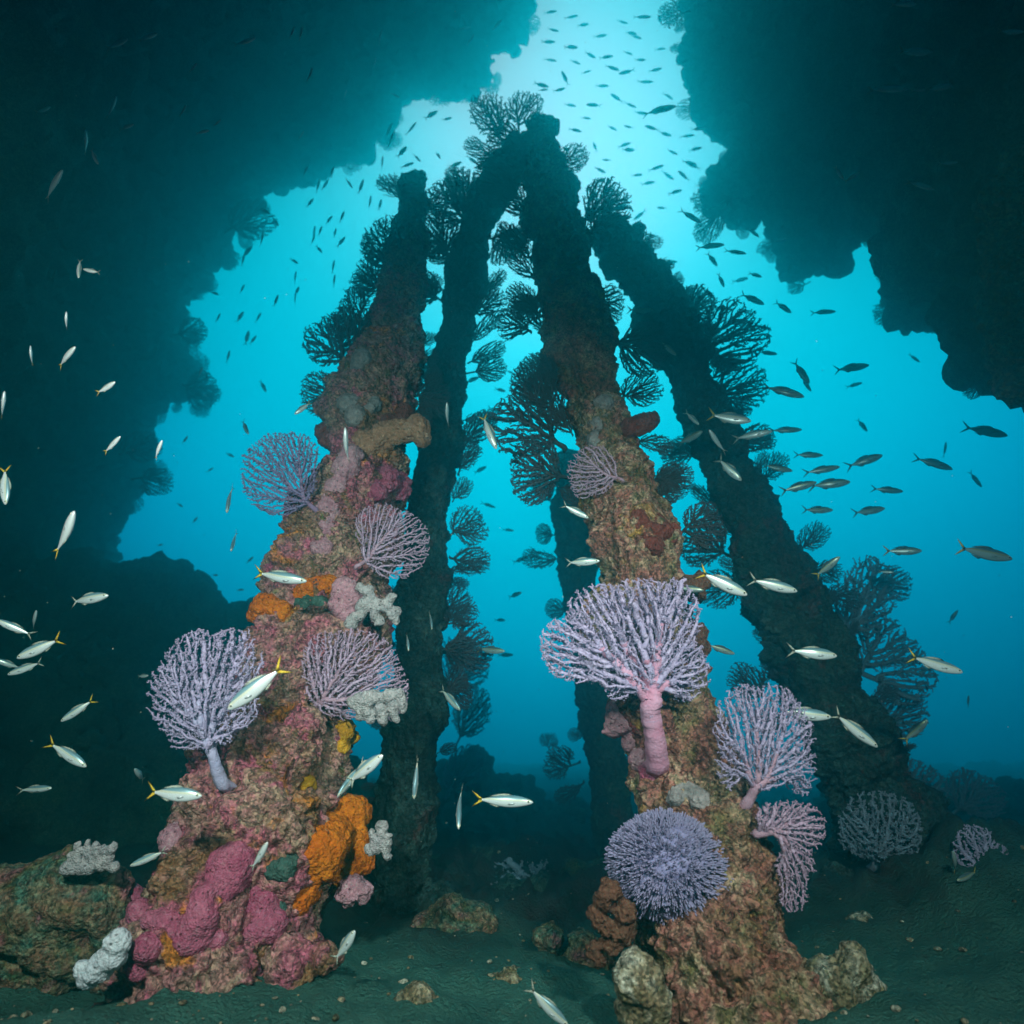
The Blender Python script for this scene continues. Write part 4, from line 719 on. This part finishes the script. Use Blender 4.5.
NEAR = [ # px, py, len, head angle, depth, turn, style, label
 (502, 801, 62, 0, 2.6, .1, 'silver', 'silver fish with a bright yellow forked tail swimming level between the pilings'),
 (257, 687, 70, 218, 2.3, .1, 'silver', 'long silver fish slanting across the pink piling beside the lavender fan'),
 (279, 577, 58, -8, 2.9, .1, 'silver', 'silver fish with a long yellow tail crossing above the flat orange patch'),
 (173, 794, 58, -4, 2.35, .0, 'silver', 'silver fish at the base of the pale lavender stem'),
 (364, 770, 52, 40, 2.4, .2, 'plain', 'pale silver fish pointing up just above the bulging orange sponge'),
 (352, 778, 34, 230, 2.6, .7, 'plain', 'pale fish turned away, crossing behind the one above the orange sponge'),
 (416, 777, 36, -92, 2.5, .5, 'plain', 'silver fish diving head down in front of the black piling'),
 (459, 807, 26, -85, 2.7, 1.0, 'plain', 'round looking silver fish seen head on beside the yellow tailed swimmer'),
 (66, 534, 52, 63, 2.6, .2, 'silver', 'silver fish climbing steeply past the dark cave wall, tail yellow'),
 (88, 599, 44, 10, 2.9, .1, 'plain', 'pale blue silver fish swimming level before the reef slope'),
 (15, 628, 38, 152, 2.8, .2, 'plain', 'silver fish at the head of the tight cluster by the cave wall'),
 (40, 648, 44, 205, 2.7, .2, 'silver', 'yellow finned fish angled down inside the cluster by the cave wall'),
 (26, 668, 34, 200, 3.0, .2, 'plain', 'lowest pale fish in the cluster by the cave wall'),
 (34, 620, 24, 60, 3.4, .4, 'plain', 'small fish rising out of the cluster by the cave wall'),
 (8, 664, 24, 150, 3.4, .4, 'plain', 'small dim fish at the rear of the cluster by the cave wall'),
 (78, 710, 36, 215, 2.9, .2, 'silver', 'short silver fish heading down below the cluster'),
 (67, 754, 48, -30, 2.7, .1, 'silver', 'yellow finned silver fish tilted head down over the dark slope'),
 (35, 789, 36, 5, 3.0, .1, 'plain', 'pale teal fish hovering above the green reef knoll'),
 (140, 775, 20, 90, 3.4, .8, 'plain', 'small round silver fish seen end on beside the lavender stem'),
 (143, 676, 14, 10, 3.8, .4, 'plain', 'tiny silver fish over the slope beside the lavender fan rim'),
 (346, 446, 36, 88, 3.3, .3, 'plain', 'silver fish hanging upright before the tan sponge arm'),
 (447, 415, 24, 88, 4.0, .4, 'plain', 'small silver fish upright against the black piling'),
 (489, 431, 40, -68, 3.6, .2, 'silver', 'silver fish nosing down steeply in bright water under the arch'),
 (303, 408, 20, 222, 4.0, .3, 'silver', 'little silver fish above the blue purple fan'),
 (229, 499, 28, -86, 3.6, .5, 'plain', 'slim silver fish upright beside the blue purple fan'),
 (234, 541, 20, -88, 3.8, .7, 'plain', 'stubby silver fish below the blue purple fan'),
 (245, 427, 18, -60, 5.0, .3, 'steel', 'small dark fish above the blue purple fan'),
 (408, 642, 16, -80, 3.6, .6, 'plain', 'tiny silver fish beside the dusky pink lace fan'),
 (431, 620, 18, -80, 3.9, .5, 'plain', 'tiny silver fish crossing the black piling midway'),
 (450, 699, 28, -40, 3.9, .5, 'plain', 'pale green fish at the edge of the black piling'),
 (490, 650, 30, 0, 4.6, .4, 'olive', 'olive fish with spread fins beside the black piling'),
 (260, 856, 36, 60, 2.3, .2, 'plain', 'ghost pale fish in front of the rose sponge'),
 (149, 858, 36, 200, 2.6, .2, 'plain', 'dim grey fish behind the green reef knoll'),
 (345, 946, 42, 58, 2.4, .2, 'plain', 'silver fish darting up from the sand at the leaning piling foot'),
 (547, 1006, 52, -38, 2.2, .2, 'plain', 'dull pinkish fish nosing the sand at the bottom between pilings'),
 (575, 511, 30, -28, 3.4, .2, 'plain', 'silver fish before the short hidden piling'),
 (582, 562, 34, 5, 3.3, .3, 'plain', 'pale fish brushing the top of the big lavender coral'),
 (722, 583, 54, -26, 2.8, .1, 'silver', 'silver fish with yellow tail gliding down past the rusty lump'),
 (772, 585, 50, -14, 3.0, .1, 'plain', 'silver fish beside it against the slanting piling'),
 (812, 653, 48, -6, 3.0, .1, 'plain', 'bright white silver fish crossing the slanting piling alone'),
 (934, 664, 56, -16, 3.0, .1, 'silver', 'yellow tailed fish in open blue water beyond the slanting piling'),
 (803, 714, 54, -5, 2.7, .1, 'silver', 'silver fish with yellow tail grazing the tall mauve coral'),
 (854, 729, 56, -38, 2.8, .1, 'plain', 'pale green silver fish heading down behind the tall mauve coral'),
 (983, 553, 56, -12, 3.4, .1, 'olive', 'olive backed fish alone in the blue, highest at the hazy reef'),
 (902, 551, 32, 2, 4.2, .4, 'olive', 'small olive fish with spread fins over the slate blue fan'),
 (827, 567, 30, 45, 3.8, .3, 'olive', 'greenish fish pointing up beside the slanting piling edge'),
 (886, 572, 12, 0, 4.6, .5, 'silver', 'tiny bright yellow fish beside the flat slate blue fan'),
 (720, 649, 30, -18, 3.6, .1, 'steel', 'dark fish in the blue gap below the rusty lumps'),
 (690, 589, 26, -5, 3.0, .3, 'olive', 'greenish fish half hidden under the rusty lump'),
 (955, 862, 28, 110, 3.2, .3, 'olive', 'greenish fish upright beside the pale mauve sprig'),
 (968, 876, 28, 190, 3.2, .3, 'olive', 'greenish fish level below the pale mauve sprig'),
 (915, 731, 32, 52, 3.8, .3, 'olive', 'greenish yellow fish rising from the shaded reef'),
 (692, 418, 18, -55, 4.2, .6, 'plain', 'small pale fish turned head on, topmost on the slanting piling'),
 (729, 418, 42, -10, 4.0, .2, 'silver', 'silver fish with yellow green tail crossing the slanting piling'),
 (752, 435, 38, 10, 4.1, .2, 'plain', 'pale blue fish leaving the slanting piling for open water'),
 (717, 442, 30, 128, 4.1, .3, 'plain', 'pale fish turned back upward on the slanting piling'),
 (729, 469, 32, -48, 4.1, .3, 'plain', 'dull teal fish heading down the slanting piling'),
 (690, 438, 24, 30, 4.5, .6, 'steel', 'broad dim fish in the gap behind the slanting piling edge'),
 (763, 608, 0, 0, 0, 0, '', '')]
for f in NEAR:
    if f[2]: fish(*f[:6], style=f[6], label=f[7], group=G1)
G2 = 'steel grey fish in open blue water'
OPEN = [(783, 391, 42, -18, 4.2, 'steel grey fish with a slim forked tail, first past the slanting piling fans'), (801, 372, 28, -58, 4.6, 'steel grey fish tilted nose down over the bright water'), (806, 384, 18, -60, 5.2, 'small fish tucked under the nose down steel grey one'),
 (851, 368, 34, 8, 4.6, 'steel grey fish under the overhang notch'), (854, 385, 16, 15, 6., 'small grey fish just below the one under the overhang notch'), (785, 430, 32, 0, 4.8, 'steel grey fish swimming level beside the pale blue fish'),
 (864, 461, 36, 18, 4.4, 'steel grey fish with gold belly nosing up'), (862, 425, 16, -55, 6., 'small grey fish nosing down in mid water'), (808, 455, 28, -2, 4.9, 'topmost steel grey fish of the stacked column beside the slanting piling'), (821, 470, 36, 10, 4.5, 'second steel grey fish in the stacked column'),
 (798, 487, 36, 15, 4.3, 'yellow tailed dark fish in the stacked column'), (829, 484, 40, 6, 4.3, 'longest dark fish in the stacked column'), (777, 468, 30, -12, 4.8, 'dark fish half against the slanting piling edge'), (868, 511, 32, 10, 4.6, 'dark fish low in mid water, just before the hazy reef'), (817, 510, 30, 0, 4.8, 'lowest dark fish of the stacked column'),
 (887, 490, 30, -6, 4.7, 'lone dark fish at the faint hazy reef corner'), (933, 463, 38, -20, 4.3, 'dark fish heading down over the hazy reef'), (945, 450, 16, 88, 6., 'slim dark fish upright above the one over the hazy reef'), (975, 479, 20, -55, 5.6, 'small dark fish diving beside the hazy reef'), (985, 431, 42, -14, 4.2, 'large dark fish below the overhang tip'),
 (914, 358, 14, -40, 6.5, 'small dark fish hovering under the overhang sprig'), (890, 238, 16, -10, 5.6, 'dark fish in the overhang notch'), (823, 312, 24, 0, 5.4, 'dark level fish in pale water under the overhang'), (783, 307, 20, -40, 5.6, 'dark fish nosing down under the overhang lobe'),
 (752, 299, 26, -28, 5.2, 'dark fish tilted down beside the slanting piling fan'), (708, 293, 20, -45, 5.6, 'dark fish at the fan tips of the slanting piling'), (722, 308, 18, -10, 5.8, 'dark fish below the one at the fan tips'), (736, 322, 24, 5, 5.4, 'pair like dark fish near the wide fan'), (710, 246, 28, 2, 5.2, 'dark fish high over the slanting piling'), (735, 252, 22, -12, 5.6, 'dark fish beside the one high over the slanting piling'),
 (712, 259, 18, -58, 6., 'dark fish nosing down high over the slanting piling'), (690, 216, 26, -35, 5.6, 'broad dark fish in brightest water'), (721, 280, 16, -70, 6., 'small dark fish upright above the fan tips'), (755, 275, 14, -20, 6.4, 'small dark fish under the rock lobe'), (753, 232, 16, -45, 6.4, 'small dark fish beside the rock lobe'),
 (659, 110, 34, 8, 6., 'long slim dark fish in the brightest patch'), (642, 17, 18, -5, 7, 'rounded dark fish at the top of the bright patch'), (767, 353, 20, -8, 5.6, 'grey fish level with the dense sideways fan'), (640, 310, 26, -3, 4.8, 'pale grey fish on the slanting piling shoulder'), (668, 348, 22, -45, 4.7, 'pale teal fish on the slanting piling below its shoulder'),
 (953, 617, 16, 60, 6., 'small dark fish in dim blue water above the yellow tailed fish'), (968, 702, 14, 90, 6., 'small dark fish low in the dim blue'), (922, 672, 14, 30, 6., 'tiny dark fish under the yellow tailed fish'), (940, 800, 12, 20, 6., 'tiny pale fish over the shaded reef')]
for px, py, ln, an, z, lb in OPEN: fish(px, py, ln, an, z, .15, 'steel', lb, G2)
G3 = 'dim fish in front of the cave wall'
DIM = [(117, 44, 26, 15, 'pale dim fish high before the cave roof'), (147, 37, 24, 8, 'pale dim fish following close behind another before the cave roof'), (245, 42, 24, 12, 'faint fish near the cave roof centre'), (292, 33, 12, 60, 'tiny faint fish, first of a close pair'), (301, 34, 14, 70, 'tiny faint fish, second of a close pair'), (193, 68, 12, 40, 'tiny faint fish under the cave roof'),
 (43, 110, 18, 15, 'faint fish near the cave wall edge'), (112, 108, 24, 62, 'dim fish rising steeply before the cave wall'), (126, 127, 18, 10, 'faint fish below the steeply rising one'), (183, 111, 13, 50, 'tiny round fish before the cave wall'), (202, 132, 16, 5, 'small dim fish level before the cave wall'), (217, 123, 10, 30, 'tiny dim fish beside the level one'), (310, 75, 14, 65, 'thin faint fish where the roof brightens'),
 (86, 143, 24, 85, 'dim fish upright, overlapping another'), (94, 156, 22, -60, 'dim fish diving across the upright one'), (53, 185, 36, 48, 'long faint fish slanting up before the cave wall'), (79, 268, 22, -85, 'pale fish upright on the dark cave wall'), (92, 271, 16, 170, 'pale fish turned beside the upright one'), (66, 321, 18, 80, 'pale upright fish over the dark cave wall'), (31, 356, 20, 85, 'pale upright fish near the picture edge, mid height'),
 (66, 357, 30, 40, 'bright silver fish rising on the dark cave wall'), (106, 388, 24, 28, 'silver fish with a cream belly before the cave wall'), (112, 445, 26, 40, 'silver yellow finned fish before the cave wall'), (158, 450, 22, 60, 'silver fish at the cave wall point'), (3, 405, 28, 75, 'silver fish cut by the picture edge'), (5, 485, 40, -80, 'larger silver fish upright at the picture edge')]
for px, py, ln, an, lb in DIM: fish(px, py, ln, an, min(2.6, .2*F/ln), .2, 'plain' if py < 340 else 'silver', lb, G3)
G4 = 'dim fish in front of the rock overhang'
for px, py, ln, an, lb in [(887, 89, 36, -8, 'pale slim fish before the dark overhang'), (919, 90, 16, -5, 'small pale fish ahead of the slim one'), (939, 88, 24, 5, 'pale fish leading the line before the overhang'), (915, 52, 32, -8, 'dim fish high before the overhang'), (1010, 32, 24, -8, 'dim fish at the upper corner of the overhang'), (839, 173, 16, -60, 'pale fish nosing down before the overhang'), (852, 177, 16, 30, 'dim fish touching the nosing down one'), (948, 163, 18, 0, 'faint level fish before the overhang'), (920, 185, 28, -25, 'faint long fish slanting before the overhang'), (903, 4, 24, -10, 'dim fish at the top of the overhang')]:
    fish(px, py, ln, an, 2.6, .2, 'plain', lb, G4)
SCHOOL = [(265, 211), (275, 221), (262, 239), (247, 252), (243, 260), (214, 293), (242, 289), (276, 301), (218, 318), (240, 317), (258, 318), (247, 338), (253, 340), (228, 357), (200, 373), (263, 386), (294, 261), (295, 278), (297, 291), (295, 299), (333, 267), (334, 281), (314, 233), (319, 249), (313, 240), (320, 231), (329, 220), (335, 233), (341, 242), (342, 217), (325, 185), (332, 172), (318, 186), (310, 203), (349, 183), (361, 187), (370, 203), (347, 292), (305, 172), (301, 136),
          (345, 95), (389, 130), (411, 129), (431, 115), (447, 119), (438, 155), (407, 165), (402, 152), (417, 158), (382, 163), (391, 140), (455, 165), (472, 160), (395, 95), (375, 63), (380, 38), (465, 28), (470, 40), (497, 25), (380, 205)]
for i, (px, py) in enumerate(SCHOOL):
    g = random.Random(i*7+1); flat = px > 395 and py < 170
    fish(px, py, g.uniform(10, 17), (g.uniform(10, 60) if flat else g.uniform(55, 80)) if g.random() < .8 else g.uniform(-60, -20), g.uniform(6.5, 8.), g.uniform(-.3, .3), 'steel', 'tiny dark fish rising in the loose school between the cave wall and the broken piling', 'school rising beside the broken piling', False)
TOP = [(571, 17), (553, 30), (571, 47), (606, 57), (628, 53), (636, 37), (631, 33), (660, 49), (612, 68), (627, 72), (541, 85), (550, 60), (543, 90), (559, 90), (570, 105), (594, 105), (630, 105), (640, 113), (629, 127), (665, 134), (687, 136), (698, 129), (624, 145), (628, 150), (607, 160), (637, 175), (648, 183), (689, 163), (694, 166), (695, 149), (610, 190), (675, 192), (595, 147), (667, 175), (586, 72), (600, 36), (655, 70), (668, 96), (583, 25), (590, 55), (602, 86), (617, 98), (575, 62), (565, 78), (645, 82), (652, 128), (612, 128), (586, 118), (600, 170), (620, 205), (632, 232), (656, 168), (672, 152), (684, 176), (702, 186), (640, 60), (622, 22), (660, 20), (550, 12), (548, 42), (575, 130), (662, 208), (712, 210), (640, 215), (650, 235), (670, 262), (740, 280), (780, 240)]
for i, (px, py) in enumerate(TOP):
    g = random.Random(i*11+5)
    fish(px, py, g.uniform(10, 17), g.uniform(-25, 12) if g.random() < .8 else g.uniform(100, 220), g.uniform(7, 9), g.uniform(-.4, .4), 'steel', 'tiny dark fish schooling high in the bright gap between peak and overhang', 'school high in the bright gap', False)
for i, (px, py) in enumerate([(472, 380), (482, 360), (510, 372), (500, 390), (495, 410), (470, 545), (500, 620), (505, 655), (515, 595), (488, 505), (508, 530), (520, 560), (480, 470), (535, 440), (462, 455)]):
    g = random.Random(i*13+2); fish(px, py, g.uniform(9, 17), g.uniform(-30, 30), g.uniform(7, 8.5), g.uniform(-.4, .4), 'steel', 'tiny hazy fish drifting in the blue under the arch', 'hazy fish under the arch', False)
for i, (px, py) in enumerate([(185, 440), (210, 470), (170, 480), (195, 520), (230, 455), (205, 395), (250, 560), (160, 545), (215, 575), (240, 590), (180, 505)]):
    g = random.Random(i*17+2); fish(px, py, g.uniform(6, 10), g.uniform(-60, 60), g.uniform(7.5, 8.5), 0., 'steel', 'tiny hazy speck of a fish over the reef slope beside the cave wall', 'hazy fish over the reef slope', False)

# ------------------------------------------------------------------ rubble on the sand
g = np.random.default_rng(12); u = np.linspace(0, math.pi, 6); w = np.linspace(0, 2*math.pi, 9)[:-1]
tv = np.array([(math.sin(a)*math.cos(b_), math.sin(a)*math.sin(b_), math.cos(a)) for a in u for b_ in w]); tf = np.array([(i*8+j, (i+1)*8+j, (i+1)*8+(j+1) % 8, i*8+(j+1) % 8) for i in range(5) for j in range(8)])
n = 2600; yy = 1.9+4.2*g.random(n)**1.6; xx = (g.random(n)-.5)*1.7*yy; near = np.minimum(np.hypot(xx+.75, yy-2.7), np.hypot(xx-.75, yy-2.3)); keep = g.random(n) < .25+.75*np.exp(-near/.35); xx, yy = xx[keep], yy[keep]
rr = .004+.017*g.random(len(xx))**3; c0 = np.stack([xx, yy, ground_z(xx, yy)+rr*.2], 1); V = (tv[None]*g.uniform(.6, 1.3, (len(xx), 1, 3))*(1, 1, .6)*rr[:, None, None]).reshape(-1, 3)
V = V+np.repeat(c0, len(tv), 0); V += .22*np.repeat(rr, len(tv))[:, None]*np.stack([fbm(V*40+o_, 2) for o_ in (0, 9, 18)], 1)
tag(obj('rubble', V, [(tf[None]+len(tv)*np.arange(len(xx))[:, None, None]).reshape(-1, 4)], M['boulder']), kind='stuff')

# ------------------------------------------------------------------ specks drifting in the water
g = np.random.default_rng(3); n = 900; zz = g.uniform(2.0, 7., n); ct = np.array([P(x, y, z) for x, y, z in zip(g.uniform(-150, 1170, n), g.uniform(-150, 980, n), zz)])
rr = g.uniform(.0006, .0014, n)*np.sqrt(zz); oc = np.array(((1, 0, 0), (-1, 0, 0), (0, 1, 0), (0, -1, 0), (0, 0, 1), (0, 0, -1)), float)
of = np.array(((0, 2, 4), (2, 1, 4), (1, 3, 4), (3, 0, 4), (2, 0, 5), (1, 2, 5), (3, 1, 5), (0, 3, 5)))
ok = ct[:, 2] > .05; ct, rr = ct[ok], rr[ok]
tag(obj('drifting_specks', (ct[:, None]+oc[None]*rr[:, None, None]).reshape(-1, 3), [(of[None]+6*np.arange(len(ct))[:, None, None]).reshape(-1, 3)], M['fin_pale']), kind='stuff')

# ------------------------------------------------------------------ the water itself
hv = np.array([(x, y, z) for x in (-43, 43) for y in (-43, 43) for z in (-3.0, 12.5)], float)
hz = obj('haze', hv, [np.array([(0, 1, 3, 2), (4, 6, 7, 5), (0, 4, 5, 1), (2, 3, 7, 6), (0, 2, 6, 4), (1, 5, 7, 3)])], None or M['eye'])
for p_ in hz.data.polygons: p_.use_smooth = False
hm = bpy.data.materials.new('sea water haze'); hm.use_nodes = True; hm.node_tree.nodes.clear()
ho = hm.node_tree.nodes.new('ShaderNodeOutputMaterial'); pv = hm.node_tree.nodes.new('ShaderNodeVolumePrincipled')
# sea water: it swallows red about twice as fast as green and blue
pv.inputs['Color'].default_value = (.02, .43, .46, 1); pv.inputs['Absorption Color'].default_value = (0, .95, 1, 1)
pv.inputs['Density'].default_value = .125; pv.inputs['Anisotropy'].default_value = .895
hm.node_tree.links.new(pv.outputs[0], ho.inputs['Volume']); hz.data.materials.clear(); hz.data.materials.append(hm); tag(hz, kind='stuff')
